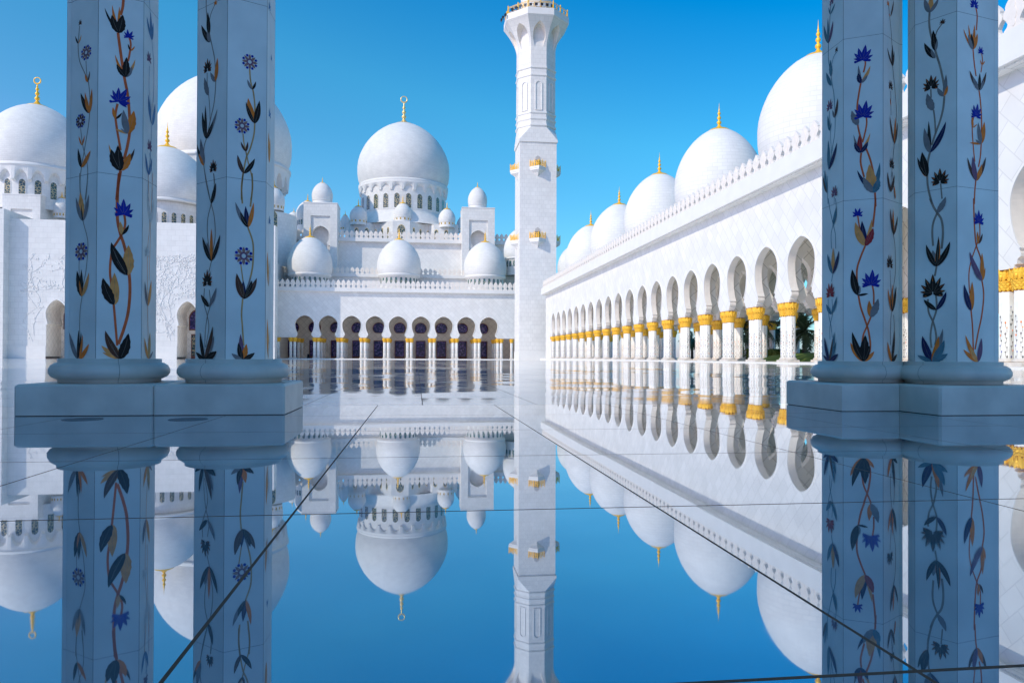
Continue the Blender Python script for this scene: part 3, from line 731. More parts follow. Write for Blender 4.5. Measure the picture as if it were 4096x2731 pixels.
for key, (c, xs) in COLS.items():
    root = thing('marble_column', COL_LABEL[key], 'column', (c[0], c[1], 0), 'inlaid marble columns standing in the foreground')
    x0, y0, x1, y1 = PLINTH[key]
    if key == 'A':       # the corner of this plinth is cut round the neighbouring one
        pl = MB('base_marble'); e = .02
        poly = [(x0, y0), (5.403, y0), (5.403, 8.46), (x1, 8.46), (x1, y1), (x0, y1)]
        ins = [(x0+e, y0+e), (5.403, y0+e), (5.403, 8.46+e), (x1-e, 8.46+e), (x1-e, y1-e), (x0+e, y1-e)]
        pl.loft([[(x, y, .006) for x, y in poly], [(x, y, .308-e) for x, y in poly], [(x, y, .308) for x, y in ins]])
    else:
        pl = MB('base_marble'); chamfer_box(pl, x0, y0, x1, y1, .31)
    pl.cur = 'joint'; pl.box((x0+.012, y0+.012, 0), (x1-.012, y1-.012, .006), 'bt')
    pl.build('plinth', root)
    t = MB('base_marble')
    TP = [(.46, .31), (.488, .315), (.488, .345), (.505, .35), (.55, .373), (.575, .410), (.575, .448), (.553, .49), (.515, .515), (.492, .52), (.492, .558), (.47, .56), (.3, .56)]
    t.lathe(TP, (c[0], c[1], 0), 64); t.cur = 'joint'
    for sx in {'C1': (478,), 'C2': (801,), 'A': (3545,), 'B': (3672,)}[key]:      # mason's seam in the moulded base
        d3 = ray(sx, 1490); d2 = Vector((d3.x, d3.y)).normalized(); cc = Vector(c); tc = cc.dot(d2); hit = d2*(tc-math.sqrt(max(0, .575**2-(cc.dot(cc)-tc*tc)))); an = math.atan2(hit.y-c[1], hit.x-c[0])
        t.lathe([(r_+.0012, z_) for r_, z_ in TP[1:-1]], (c[0], c[1], 0), 2, False, an-.0035, an+.0035)
    tj = t.build('base', root)
    ring = facet_ring(c, xs)
    s = MB('column_marble')
    def scaled(k): return [(c[0]+(p.x-c[0])*k, c[1]+(p.y-c[1])*k) for p in ring]
    s.prism(scaled(1.0), .56, 5.75)
    s.cur = 'joint'
    for i in range(8):                                               # seams down the corners of the shaft
        p = scaled(1.0)[i]; q = Vector((p[0]-c[0], p[1]-c[1])).normalized(); n = Vector((-q.y, q.x))
        a = Vector(p)+q*.0004
        s.face([(a.x-n.x*.0022, a.y-n.y*.0022, .562), (a.x+n.x*.0022, a.y+n.y*.0022, .562), (a.x+n.x*.0022, a.y+n.y*.0022, 5.74), (a.x-n.x*.0022, a.y-n.y*.0022, 5.74)])
    for jp in JOINTS[key]:                                           # bed joints
        d = ray(*jp); z = EYE.z+d.z*((Vector(c).length-.46)/Vector((d.x, d.y)).length)
        pts = scaled(1.0012)
        s.mesh([(x, y, z) for x, y in pts]+[(x, y, z+.0035) for x, y in pts], [(i, (i+1) % 8, 8+(i+1) % 8, 8+i) for i in range(8)])
    sh = s.build('shaft', root)
    vis = sorted(range(8), key=lambda i: 0)
    dirs = []
    for x in xs:
        d = ray(x, 1100); dirs.append(min(ring, key=lambda p: abs(math.atan2(p.x, p.y)-math.atan2(d.x, d.y))+.02*p.length))
    for i in range(3):
        spec = INLAY.get((key, i))
        if spec:
            ib = MB('inlay_k'); inlay_mesh(ib, dirs[i], dirs[i+1], spec); ib.build('flower_inlay', sh)
    cp = MB('gold'); make_capital(cp, (c[0], c[1]), .47, .68, 5.75, 7.17); cp.build('capital', root)
for (x, y), lab in (((190*1.74149, 963*1.74149), 'dark round disc set flush in the floor before the leftmost column plinth'), ((432*1.74149, 963*1.74149), 'dark round disc set flush in the floor before the second column plinth')):
    d = ray(x, y); p = EYE+d*(-.6/d.z); b = MB('frame_brown'); b.cur = 'inlay_g'
    b.lathe([(.0, .004), (.17, .004), (.175, .0)], (p.x, p.y, 0), 32, smooth=False)
    tag(b.build('floor_disc', None, loc=(p.x, p.y, 0)), lab, 'floor disc', 'dark discs set in the floor')

# the entrance portico these columns carry (above and behind the camera; it shades the foreground)
root = thing('entrance_portico', 'white entrance portico carried by the inlaid marble columns, above the picture edge', 'building', (0, 0, 0))
b = MB('wall_tile'); b.box((-30, 7.0, 7.2), (30, 9.2, 22)); b.build('wall', root)
b = MB('soffit_tile'); b.box((-30, 1.5, 13.5), (30, 6.98, 22)); b.build('roof', root)
root = thing('shade_wing', 'unseen white two-tier block added outside the left picture edge to cast the foreground shade', 'building', (-30, -10, 0))  # unseen wing, added to keep the sun off the foreground
b = MB('hall_tile'); b.box((-52, -48, 0), (-13.5, 20, 23)); b.build('wall', root)
b = MB('hall_tile'); b.box((-50, -44, 23.02), (-30, -8, 31)); b.build('upper_block', root)

# ================================================================== RIGHT ARCADE
XR, SR = 37.4, 7.45
YARCH = [203.45-SR*k for k in range(22)]          # arch centres, far to near
root = thing('arcade', 'long white arcade with gold capitals and a row of five domes, along the right side', 'arcade', (XR, 46, 0))
b = MB('wall_tile')
for y in YARCH: arch_bay(b, (XR, y), (0, -1), SR, 6.22, 18.5, .75, k=.885, top=7.1)
b.cur = 'wall_tile'; b.box((XR, YARCH[0]+SR/2, 0), (XR+.75, 216, 18.5)); b.box((XR+.02, 45.2, 6.22), (XR+.73, YARCH[-1]-SR/2, 18.48))
b.build('wall', root)
b = MB('inner_tile')
for y in YARCH: arch_bay(b, (XR+8, y), (0, -1), SR, 6.22, 14.2, .9, k=.885, mat='inner_tile', rim=False, top=7.1)
b.build('middle_wall', root)
b = MB('inner_tile')
for y in YARCH: arch_bay(b, (XR+16.4, y), (0, -1), SR, 6.22, 18.5, 1.3, k=.885, mat='inner_tile', rim=True, top=7.1)
garden_bm = b
b = MB('inner_tile')
for i in range(len(YARCH)+1):
    yy = YARCH[0]+SR/2-SR*i
    for xc, wd in ((XR+4.375, 7.22), (XR+12.65, 7.48)):
        arch_bay(b, (xc, yy-.4), (1, 0), wd, 6.22, 14.2, .8, k=.885, mat='inner_tile', rim=False, top=7.1)
b.build('cross_wall', root)
b = MB('soffit_tile'); b.box((XR+.77, 45, 14.2), (XR+16.38, 216, 18.4)); b.build('ceiling', root)
b = MB('soffit_tile'); b.box((XR-.9, 45.0, 18.5), (XR+19, 216.6, 18.62), ''); b.cur = 'white_marble'; b.box((XR-1.25, 45, 18.62), (XR+19, 216.8, 20.5)); b.build('cornice', root)
b = MB('white_marble'); b.box((XR-1.6, 45, -.5), (XR+19, 216, .10)); b.build('step', root)
# merlons
mp = MB('cream_marble'); merlon_mesh(mp, (XR-.95, 46.2, 20.5), (0, -1), 1.5, 2.0, .28); m0 = mp.build('merlon', root, loc=(XR-.95, 46.2, 20.5))
for i in range(1, 99): dup(m0, Vector((-.95, .2+i*1.715, 20.5)), root)
# columns
COLP = bpy.data.objects.new('tmp', None); ORG['tmp'] = Vector((0, 0, 0))
def col_at(proto, root, x, y, z, sc=1.0):
    o = ORG[root.name]; return dup(proto, Vector((x-o.x, y-o.y, z-o.z)), root, scale=(1, 1, sc))
pr_root = root
ORG['_c'] = Vector((0, 0, 0))
class _P: pass
cproto = MB('base_marble')
def column_proto(ztop):
    ORG['proto'] = Vector((0, 0, 0)); pe = bpy.data.objects.new('proto', None)
    ORG[pe.name] = Vector((0, 0, 0)); return make_arcade_column(pe, 'column', ztop), pe
colA, peA = column_proto(6.12)
first = True
def place(proto, root, x, y, z):
    global first
    o = ORG[root.name]
    if first:
        proto.parent = root; proto.location = Vector((x-o.x, y-o.y, z-o.z)); first = False; return proto
    return dup(proto, Vector((x-o.x, y-o.y, z-o.z)), root)
for i in range(len(YARCH)+1):
    yy = YARCH[0]+SR/2-SR*i
    for d in (-.62, .62): place(colA, root, XR+.55, yy+d, .10)
    for d in (-.62, .62): place(colA, root, XR+8.45, yy+d, .10)
main_root = root
root = thing('garden_arcade', 'garden-side row of arches and gold-capped columns, seen through the right arcade', 'arcade', (XR+16.4, 46, 0))
garden_bm.build('wall', root)
for i in range(len(YARCH)+1):
    for d in (-.62, .62): place(colA, root, XR+17.0, YARCH[0]+SR/2-SR*i+d, .10)
root = main_root
# roof domes
for k, y in enumerate((85.05, 115, 144.8, 174.8, 204.3)):
    d = dome_part(root, (48, y, 24.6), 7.0, 12.6)
    finial_part(d, (48, y, 37.1), 4.3)
    b = MB('white_marble'); b.lathe([(6.2, -6), (6.2, 0), (6.6, .1)], (48, y, 24.3), 40); b.build('drum', d)
# near porch on the same side
root = thing('porch', 'white porch with twin gold-capped columns at the right edge of the picture', 'porch', (36.5, 38, 0))
b = MB('wall_tile'); YP = 43.1-SR/2
for y in (YP, YP-SR): arch_bay(b, (36.5, y), (0, -1), SR, 6.15, 18.3, .9, k=.93, top=7.4)
b.cur = 'wall_tile'; b.box((36.5, YP+SR/2, 6.15), (37.4, 46.6, 18.3)); b.build('wall', root)
b = MB('soffit_tile'); b.box((35.6, 20, 18.3), (56, 46.9, 18.42)); b.cur = 'white_marble'; b.box((35.3, 20, 18.42), (56, 47, 20.35)); b.build('cornice', root)
b = MB('inner_tile'); b.box((38.02, 20, 14.2), (52, 46.5, 18.28)); b.box((52.02, 20, 0), (53, 46.5, 18.28)); b.build('inner_wall', root)
b = MB('white_marble'); b.box((34.9, 20, -.5), (56, 46.5, .09)); b.build('step', root)
mp = MB('cream_marble'); merlon_mesh(mp, (35.7, 46.0, 20.35), (0, -1), 1.6, 2.4, .3); m0 = mp.build('merlon', root, loc=(35.7, 46.0, 20.35)); 
for i in range(1, 14): dup(m0, Vector((-.8, 8-i*1.72, 20.35)), root)
for dy in (.62, -.62, -SR+.62, -SR-.62): place(colA, root, 37.2, 43.1+dy-.4, .09)

# ================================================================== FAR ARCADE
YA, SA = 249.0, 7.47
root = thing('far_arcade', 'white arcade across the far end of the courtyard, with three small domes on its roof', 'arcade', (-6, YA, -.67))
XA = [-35.95+SA*k for k in range(9)]
b = MB('wall_tile')
for x in XA: arch_bay(b, (x, YA), (1, 0), SA, 6.48, 21.3, 1.0, k=1.0)
b.cur = 'wall_tile'; b.box((-44.9, YA, 6.48), (XA[0]-SA/2, YA+1.0, 21.3)); b.box((XA[-1]+SA/2, YA, 6.48), (34, YA+1.0, 21.3)); b.build('wall', root)
b = MB('inner_tile'); b.box((-46, 273, -1), (36, 274, 14.6)); b.box((-46, YA+1.02, 14.0), (36, 272.98, 21.2)); b.box((-47, YA+.4, -1), (-46.02, 273, 21.2)); b.box((36.02, YA+.4, -1), (37, 273, 21.2)); b.build('inner_wall', root)
b = MB('soffit_tile'); b.box((-45.2, YA-.7, 21.3), (34, 275, 21.42)); b.cur = 'white_marble'; b.box((-45.2, YA-1.05, 21.42), (34, 275, 22.55)); b.build('cornice', root)
b = MB('white_marble'); b.box((-46, YA-1.0, -1.2), (34, 273, -.33)); b.build('step', root)
mp = MB('cream_marble'); merlon_mesh(mp, (-44.4, YA-.8, 22.55), (1, 0), 1.5, 2.75, .35); m0 = mp.build('merlon', root, loc=(-44.4, YA-.8, 22.55))
for i in range(1, 49): dup(m0, Vector((-44.4+i*1.6+6, -.8, 23.22)), root)
colB, peB = column_proto(6.80); firstB = True
first = True
for i in range(-1, 10):
    x = XA[0]-SA/2+SA*i
    for d in (-.62, .62):
        if i == -1 and d < 0: continue
        if i == -1: place(colB, root, -44.2, YA+.6, -.33); continue
        if x+d > 33: continue
        place(colB, root, x+d, YA+.6, -.33)
place(colB, root, 31.6, YA+.6, -.33)
for i in range(0, 10):
    x = XA[0]-SA/2+SA*i
    for d in (-.62, .62): place(colB, root, x+d, 257.5, -.33)
    for d in (-.62, .62): place(colB, root, x+d, 265.2, -.33)
# doors and round lights in the back wall
xd = pY(4, 1147, 900, 272.9).x
for i in range(-5, 5):
    x = xd+SA*i
    z0, z1 = -.33, pY(4, 1147, 866, 272.9).z
    b = MB('frame_brown'); b.box((x-1.75, 272.55, z0), (x+1.75, 272.99, z1+.15)); dr = b.build('door', root)
    b = MB('star_glass'); b.box((x-1.5, 272.5, z0+.75), (x+1.5, 272.54, z1-.1)); b.build('pane', dr)
    b = MB('frame_brown'); zc = pY(4, 1152, 760, 272.9).z; n = 24
    def rp(r, yy):
        pts = []
        for k in range(n):
            a = 2*PI*k/n; xx, zz = r*math.cos(a), r*.98*math.sin(a); zz = max(zz, -.80*r); pts.append((x+xx, yy, zc+zz))
        return pts
    b.loft([rp(2.12, 272.99), rp(2.12, 272.7), rp(1.9, 272.7)], cap=False); wn = b.build('round_window', root)
    b = MB('star_glass'); b.face(rp(1.92, 272.75)[::-1], [(p[0], p[2]) for p in rp(1.92, 272.75)[::-1]]); b.build('pane', wn)
    b = MB('cream_marble'); b.loft([rp(2.75, 272.99), rp(2.75, 272.8), rp(2.3, 272.8), rp(2.3, 272.99)], cap=False); b.build('archivolt', root)
for xc, zt, zb, rr in ((-35.6, 40.45, 27.6, 7.35), (-6.05, 40.3, 27.9, 7.4), (23.35, 40.1, 27.9, 7.4)):
    c = (xc, 258, zb); d = dome_part(root, c, rr, zt-zb); finial_part(d, (xc, 258, zt-.05), 4.4)
    b = MB('white_marble'); b.lathe([(rr*.86, -6), (rr*.86, -.9), (rr*.97, -.5), (rr*.97, -.2)], c, 48); b.build('drum', d)
    for k in range(12):
        a = -PI+PI*(k+.5)/12; q = (math.cos(a), math.sin(a))
        window_part(d, (xc+q[0]*rr*.862, 258+q[1]*rr*.862, zb-3.3), q, .95, 2.3, glass='drum_glass', frame='white_marble')

# ================================================================== DOMED HALL BEHIND THE FAR ARCADE
root = thing('domed_hall', 'white hall behind the far arcade, crowned by the large central dome with a ring finial', 'building', (-6, 300, 0))
b = MB('wall_tile'); b.box((-52, 280, 0), (40, 340, 42.3)); b.build('wall', root)
b = MB('soffit_tile'); b.box((-52, 279.0, 42.3), (40, 341, 42.42)); b.cur = 'white_marble'; b.box((-52, 278.6, 42.42), (40, 341, 43.6)); b.build('cornice', root)
b = MB('white_marble'); b.box((-50, 265, 20), (36, 279.98, 27.9)); b.box((-50, 264.2, 27.9), (36, 279.98, 29.0)); b.build('lower_terrace', root)
mp = MB('cream_marble'); merlon_mesh(mp, (-44, 264.6, 29.0), (1, 0), 1.5, 2.35, .35); m0 = mp.build('merlon', root, loc=(-44, 264.6, 29.0))
for i in range(1, 45): dup(m0, Vector((-44+1.68*i+6, -35.4, 29.0)), root)
for i in range(0, 49): dup(m0, Vector((-46+1.72*i+6, -21.1, 43.6)), root, scale=(1.1, 1, 1.22))
XL, XRr = -27.9, 16.4
b = MB('ashlar'); b.box((XL, 301, 43.6), (XRr, 338, 53.3))
bay = [(-15.2, 301.01), (-9.4, 294), (-2.8, 294), (3.2, 301.01)]; b.prism(bay, 43.6, 53.0)
for sx in (-1, 1):
    cx = -6+sx*15.5; b.prism([(cx-5, 301.02), (cx-3, 298), (cx+3, 298), (cx+5, 301.02)], 43.6, 52.6)
b.build('drum_block', root)
for (x, w, h, kk) in ((-6.1, 3.0, 6.8, 0),):
    window_part(root, (x, 293.98, 44.6), (0, -1), w, h)
for x0, y0, nx, ny in ((-13.6, 299.1, -.77, -.64), (-11.2, 296.2, -.77, -.64), (-1.3, 295.8, .76, -.65), (1.3, 298.8, .76, -.65)): window_part(root, (x0+nx*.03, y0+ny*.03, 44.8), (nx, ny), 1.1, 6.0)
for cx in (-21.5, 9.5):
    for dx in (-1.5, 1.5): window_part(root, (cx+dx*1.3, 297.98, 44.6), (0, -1), 1.5, 5.9)
window_part(root, (-16.4, 300.98, 44.8), (0, -1), 1.3, 5.8); window_part(root, (4.4, 300.98, 44.8), (0, -1), 1.3, 5.8)
# sloped shoulder, drum, scalloped collar
cD = (-5.7, 318, 0)
b = MB('dome_tile'); b.lathe([(22, 53.0), (20.5, 53.6), (17.9, 57.8), (17.6, 58.7)], cD, 64, smooth=False); b.cur = 'ashlar'
b.lathe([(17.55, 57), (17.55, 70.3)], cD, 96); b.build('drum', root)
NW = 24
b = MB('white_marble'); Rk = 18.6                                     # collar with little arches hanging over the windows
for k in range(NW):
    a0 = 2*PI*k/NW; da = 2*PI/NW
    S = 20
    for i in range(S):
        def zl(t): return 66.9+2.0*math.sin(PI*min(1, max(0, (t-.10)/.80)))**.55 if .10 < t < .90 else 66.7
        t0, t1 = i/S, (i+1)/S
        q = lambda r, t, z: (cD[0]+r*math.cos(a0+da*t), cD[1]+r*math.sin(a0+da*t), z)
        b.face([q(Rk-.55, t0, zl(t0)), q(Rk-.55, t1, zl(t1)), q(Rk-.05, t1, 69.6), q(Rk-.05, t0, 69.6)])
        b.face([q(Rk-.55, t0, zl(t0)), q(17.5, t0, zl(t0)-.25), q(17.5, t1, zl(t1)-.25), q(Rk-.55, t1, zl(t1))])
b.lathe([(Rk-.05, 69.6), (Rk+.05, 70.2), (Rk-.5, 70.9), (17.6, 71.2)], cD, 96)
b.build('collar', root)
for k in range(NW):
    a = 2*PI*(k+.5)/NW
    if math.sin(a) < .25:
        q = (math.cos(a), math.sin(a)); c = (cD[0]+q[0]*17.57, cD[1]+q[1]*17.57, 59.0)
        window_part(root, c, q, 2.5, 6.6, fr=.18, frame='white_marble')
d = dome_part(root, (cD[0], cD[1], 71.0), 19.1, 27.2, 96); finial_part(d, (cD[0], cD[1], 98.1), 11.2, ring=True, mat='pale_gold')
for x, y, s, zt, zb in ((752, 1062, 68, 930, 0), (1100, 1045, 68, 905, 0), (1446, 1082, 67, 950, 0), (648, 1115, 40, 1000, 1), (1560, 1120, 40, 1020, 1)):
    Yp = 299 if not zb else 322
    c = pY(3, x, y, Yp); rr = s/1.96/FPX*Yp*.99; ht = (pY(3, x, zt, Yp).z-c.z)
    dm = dome_part(root, (c.x, Yp, c.z+ht*.16), rr, ht*.84, 40); finial_part(dm, (c.x, Yp, c.z+ht-.03), rr*.95)
    b = MB('white_marble'); b.lathe([(rr*.93, -1.0), (rr*.93, ht*.14)], (c.x, Yp, c.z), 32); b.build('drum', dm)
    for k in range(6):
        a = -PI+PI*(k+.5)/6; q = (math.cos(a), math.sin(a)); window_part(dm, (c.x+q[0]*rr*.935, Yp+q[1]*rr*.935, c.z+.05), q, .55, ht*.11, frame='gold', fr=.08)
# two gate towers in front of the hall
def gate_tower(label, x0, x1, ztop, Y0, depth, dome_r, dtop, zb=20.0, niche=True):
    root = thing('gate_tower', label, 'tower', ((x0+x1)/2, Y0, zb), 'square white towers each topped by a small dome')
    xc = (x0+x1)/2; w = x1-x0
    b = MB('ashlar')
    nl, nr, nt = xc-w*.285, xc+w*.285, ztop-4.4                       # recessed panel
    b.box((x0, Y0, zb), (nl, Y0+depth, ztop)); b.box((nr, Y0, zb), (x1, Y0+depth, ztop)); b.box((nl, Y0, nt), (nr, Y0+depth, ztop)); b.box((nl, Y0+3.2, zb), (nr, Y0+depth, nt))
    b.cur = 'white_marble'; b.box((x0-.12, Y0-.12, ztop), (x1+.12, Y0+depth+.12, ztop+.35)); b.build('block', root)
    b = MB('wall_tile'); k = w*.57/2/3.45; arch_bay(b, (xc, Y0+.55), (1, 0), w*.57-.01, nt-10.8*k, nt, 2.0, k=k)
    b.build('niche', root)
    c = (xc, Y0+depth/2, ztop+.35); dm = dome_part(root, (c[0], c[1], c[2]+1.7), dome_r, dtop-c[2]-1.7, 48); finial_part(dm, (c[0], c[1], dtop-.03), 2.3)
    b = MB('white_marble'); b.lathe([(dome_r*.93, 0), (dome_r*.93, 1.6)], c, 40); b.build('drum', dm)
gate_tower('square white tower with an arched niche, left of the central dome', -40.3, -28.5, 55.1, 275, 10.5, 3.75, pY(3, 473, 745, 280).z)
gate_tower('square white tower with an arched niche, between the central dome and the minaret', 16.4, 28.4, 55.0, 275, 10.5, 3.6, pY(3, 1686, 782, 280).z)

# ================================================================== MINARET
YM = 222.0; x0m, x1m = 30.45, 41.55; xc, yc = 36.0, YM+5.55
root = thing('minaret', 'tall white minaret, square below and octagonal above, with gold balconies', 'minaret', (xc, yc, -.6))
b = MB('ashlar'); b.box((x0m, YM, -.9), (x1m, YM+11.1, 64.9), 'b'); b.cur = 'white_marble'; b.box((x0m-.3, YM-.3, 64.9), (x1m+.3, YM+11.4, 65.5)); 
b.box((x0m-.12, YM-.12, -.9), (x1m+.12, YM+11.22, 2.2), 'bt'); b.build('base', root)
def octz(R, z, rot=PI/8): return [(xc+R*math.cos(rot+PI/4*k), yc+R*math.sin(rot+PI/4*k), z) for k in range(8)]
RO = 5.75/math.cos(PI/8)*.985
b = MB('ashlar')                                                      # square turning into an octagon
sq = []
for k in range(8):
    a = PI/8+PI/4*k; x, y = math.cos(a), math.sin(a); m = max(abs(x), abs(y)); 
    sq.append((xc+(5.85 if x > 0 else -5.85), yc+(5.85 if y > 0 else -5.85), 65.5) )
b.loft([sq, octz(RO, 69.6)], cap=False)
b.loft([octz(RO, 69.0), octz(RO, 93.5)])
b.cur = 'white_marble'
for z, h, e in ((69.6, .8, .30), (71.6, .7, .22), (73.4, .7, .25), (84.7, .7, .25), (87.0, .6, .28)):
    b.loft([octz(RO+.02, z), octz(RO+e, z+h*.35), octz(RO+e, z+h), octz(RO+.02, z+h+.12)])
b.build('shaft', root)
ap = RO*math.cos(PI/8)
for k in range(8):                                                    # blind arched panels
    a = PI/4*k; n = (math.cos(a), math.sin(a))
    if n[1] < .3:
        b = MB('white_marble'); c = Vector((xc+n[0]*(ap+.01), yc+n[1]*(ap+.01), 74.7))
        t = Vector((-n[1], n[0], 0)); nv = Vector((n[0], n[1], 0)); w = .85; H = 8.3; out = [(-w, 0), (w, 0)]+[(w*math.cos(PI*i/10), H-w+w*math.sin(PI*i/10)*1.2) for i in range(11)]
        Pt = lambda u, v, d: c+t*u+Vector((0, 0, v))+nv*d
        m = len(out); big = [(u*1.28, v+(.25 if v > 1 else -.2)) for u, v in out]
        b.mesh([Pt(u, v, .02) for u, v in big]+[Pt(u, v, .2) for u, v in big]+[Pt(u, v, .2) for u, v in out]+[Pt(u, v, .0) for u, v in out],
               [(r*m+i, r*m+(i+1) % m, (r+1)*m+(i+1) % m, (r+1)*m+i) for r in range(3) for i in range(m)])
        b.build('blind_arch', root)
# flared gallery with arched brackets
RG = 9.55/math.cos(PI/8)*.985; zg0, zg1 = 93.5, 101.6
b = MB('ashlar')
for k in range(8):
    a0, a1 = PI/8+PI/4*k-PI/4, PI/8+PI/4*k
    def rad(t): return RO+(RG-RO)*(t**1.6)
    def pt(s, t, inset=0):
        z = zg0+(zg1-zg0)*t; r = rad(t)-inset; A = Vector((xc+r*math.cos(a0), yc+r*math.sin(a0), z)); B = Vector((xc+r*math.cos(a1), yc+r*math.sin(a1), z)); return A.lerp(B, s)
    T = 18
    for i in range(T):
        t0, t1 = i/T, (i+1)/T
        def hw(t):                                                    # half width of the arched opening at height t
            if t > .80: return 0.0
            return .36*math.sqrt(max(0, 1-(max(0, t-.28)/.52)**2)) if t > .28 else .36-.10*(1-t/.28)
        h0, h1 = hw(t0), hw(t1)
        b.cur = 'ashlar'
        b.face([pt(0, t0), pt(.5-h0, t0), pt(.5-h1, t1), pt(0, t1)]); b.face([pt(.5+h0, t0), pt(1, t0), pt(1, t1), pt(.5+h1, t1)])
        if h0 > 0:
            b.cur = 'cream_marble'
            for sg in (-1, 1):
                I0, I1 = pt(.5+sg*h0, t0), pt(.5+sg*h1, t1)
                def back(p): v = Vector((xc-p.x, yc-p.y, 0)); L = v.length; return p+v/L*min(2.4, max(0.02, L-ap-.05))
                b.face([I0, I1, back(I1), back(I0)])
            b.cur = 'ashlar'; P4 = [pt(.5-h0, t0), pt(.5+h0, t0), pt(.5+h1, t1), pt(.5-h1, t1)]; b.face([back(p) for p in P4])
b.cur = 'white_marble'; b.loft([octz(RG, zg1), octz(RG+.1, zg1+.1), octz(RG+.1, zg1+2.0), octz(RG-.2, zg1+2.15)])
b.build('gallery', root)
b = MB('ashlar'); b.lathe([(4.6, 103.5), (4.6, 118)], (xc, yc, 0), 40); b.cur = 'white_marble'
for s in (-1, 1):
    for k in range(8):
        pts = [(xc+4.63*math.cos(2*PI*k/8+s*j*.17), yc+4.63*math.sin(2*PI*k/8+s*j*.17), 103.6+j*.85) for j in range(16)]; b.tube(pts, .09, 4)
b.build('upper_shaft', root)
def railing(b, P, Q, h, npan, post=.11, mat='gold', lat=True):
    P, Q = Vector(P), Vector(Q); up = Vector((0, 0, 1)); d = (Q-P); L = d.length; d.normalize(); n = Vector((-d.y, d.x, 0))
    b.cur = mat
    def bar(a, c, r):
        a, c = Vector(a), Vector(c); t = (c-a).normalized(); s = t.cross(n).normalized()
        b.loft([[q+s*r*sx+n*r*sy for sx, sy in ((-1, -1), (1, -1), (1, 1), (-1, 1))] for q in (a, c)])
    for z in (.12, .82, .98): bar(P+up*h*z, Q+up*h*z, .045)
    for i in range(npan+1):
        q = P+d*(L*i/npan); bar(q, q+up*h*1.16, post); b.lathe([(post*1.0, 0), (post*1.5, .07), (post*1.1, .16), (.0, .30)], q+up*h*1.16, 8)
        if i < npan and lat:
            m = q+d*(L/npan/2)+up*h*.47; R = min(L/npan*.42, h*.33)
            for j in range(5):
                a, c = PI/2+j*4*PI/5, PI/2+(j+1)*4*PI/5; bar(m+d*R*math.cos(a)+up*R*math.sin(a), m+d*R*math.cos(c)+up*R*math.sin(c), .04)
            for j in (.0, .5, 1.0):
                v = q+d*(L/npan)*(.08+.84*j); bar(v+up*h*.12, v+up*h*.82, .03)
for k in range(8):
    a0, a1 = PI/8+PI/4*k-PI/4, PI/8+PI/4*k
    if math.sin((a0+a1)/2) < .4:
        b = MB('gold'); r = RG-.35; railing(b, (xc+r*math.cos(a0), yc+r*math.sin(a0), zg1+2.15), (xc+r*math.cos(a1), yc+r*math.sin(a1), zg1+2.15), 1.9, 2); b.build('railing', root)
for k in range(12):
    a = PI+PI*.02+k*.17; r = RG*.93 if k > 2 else RG*1.06; cpos = Vector((xc+r*math.cos(a), yc+r*math.sin(a), zg1+(3.0 if k > 2 else 1.6))); nv = Vector((math.cos(a), math.sin(a), 0)); tv = Vector((-nv.y, nv.x, 0))
    b = MB('dark_metal'); up = Vector((0, 0, 1)); s = .42
    b.loft([[cpos-nv*.25+tv*s*.6*x+up*s*.55*z for x, z in ((-1, -1), (1, -1), (1, 1), (-1, 1))], [cpos+nv*.25-up*.1+tv*s*x+up*s*z for x, z in ((-1, -1), (1, -1), (1, 1), (-1, 1))]])
    b.tube([cpos-nv*.1-up*.3, cpos-nv*.1-up*.85], .06, 5); b.build('floodlight', root)
def balcony(cx, cy, nx, ny, z, door=True):
    """prow-shaped balcony with a gold rail and a pointed bracket"""
    n = Vector((nx, ny, 0)); t = Vector((-ny, nx, 0)); c = Vector((cx, cy, z)); w, p = 2.5, 2.35; up = Vector((0, 0, 1))
    def tri(s, zz): return [c+t*w*s*-1+up*zz, c+n*p*s+up*zz, c+t*w*s+up*zz]
    b = MB('white_marble'); b.loft([tri(.05, -2.7), tri(.45, -1.75), tri(.90, -1.05), tri(.93, -.95), tri(.93, -.62), tri(1, -.58), tri(1, 0)])
    bo = b.build('balcony', root)
    r = MB('gold'); A, B, D = tri(.95, 0); railing(r, A, B, 1.6, 2, .065); railing(r, B, D, 1.6, 2, .065); r.build('railing', bo)
    if door:
        q = MB('frame_brown'); arch_window(q, c+up*0, (nx, ny), 1.75, 3.5, glass='dark_metal', frame='white_marble', pointed=0, fr=.14); q.cur = 'pale_gold'
        for u in (-.4, 0, .4): q.box((cx+t.x*u-.05+nx*.08, cy+t.y*u-.05+ny*.08, z), (cx+t.x*u+.05+nx*.08, cy+t.y*u+.05+ny*.08, z+2.1))
        q.cur = 'niche_stone'; q.face([c+t*-.82+n*.07+up*2.15, c+t*.82+n*.07+up*2.15, c+t*.7+n*.07+up*3.0, c+t*.0+n*.07+up*3.45, c+t*-.7+n*.07+up*3.0]); q.build('door', bo)  # flat lunette, its recess shade put in as grey
for z in (57.4, 35.9):
    balcony(xc-.15, YM, 0, -1, z); balcony(x0m, yc, -1, 0, z, False); balcony(x1m, yc, 1, 0, z, False)

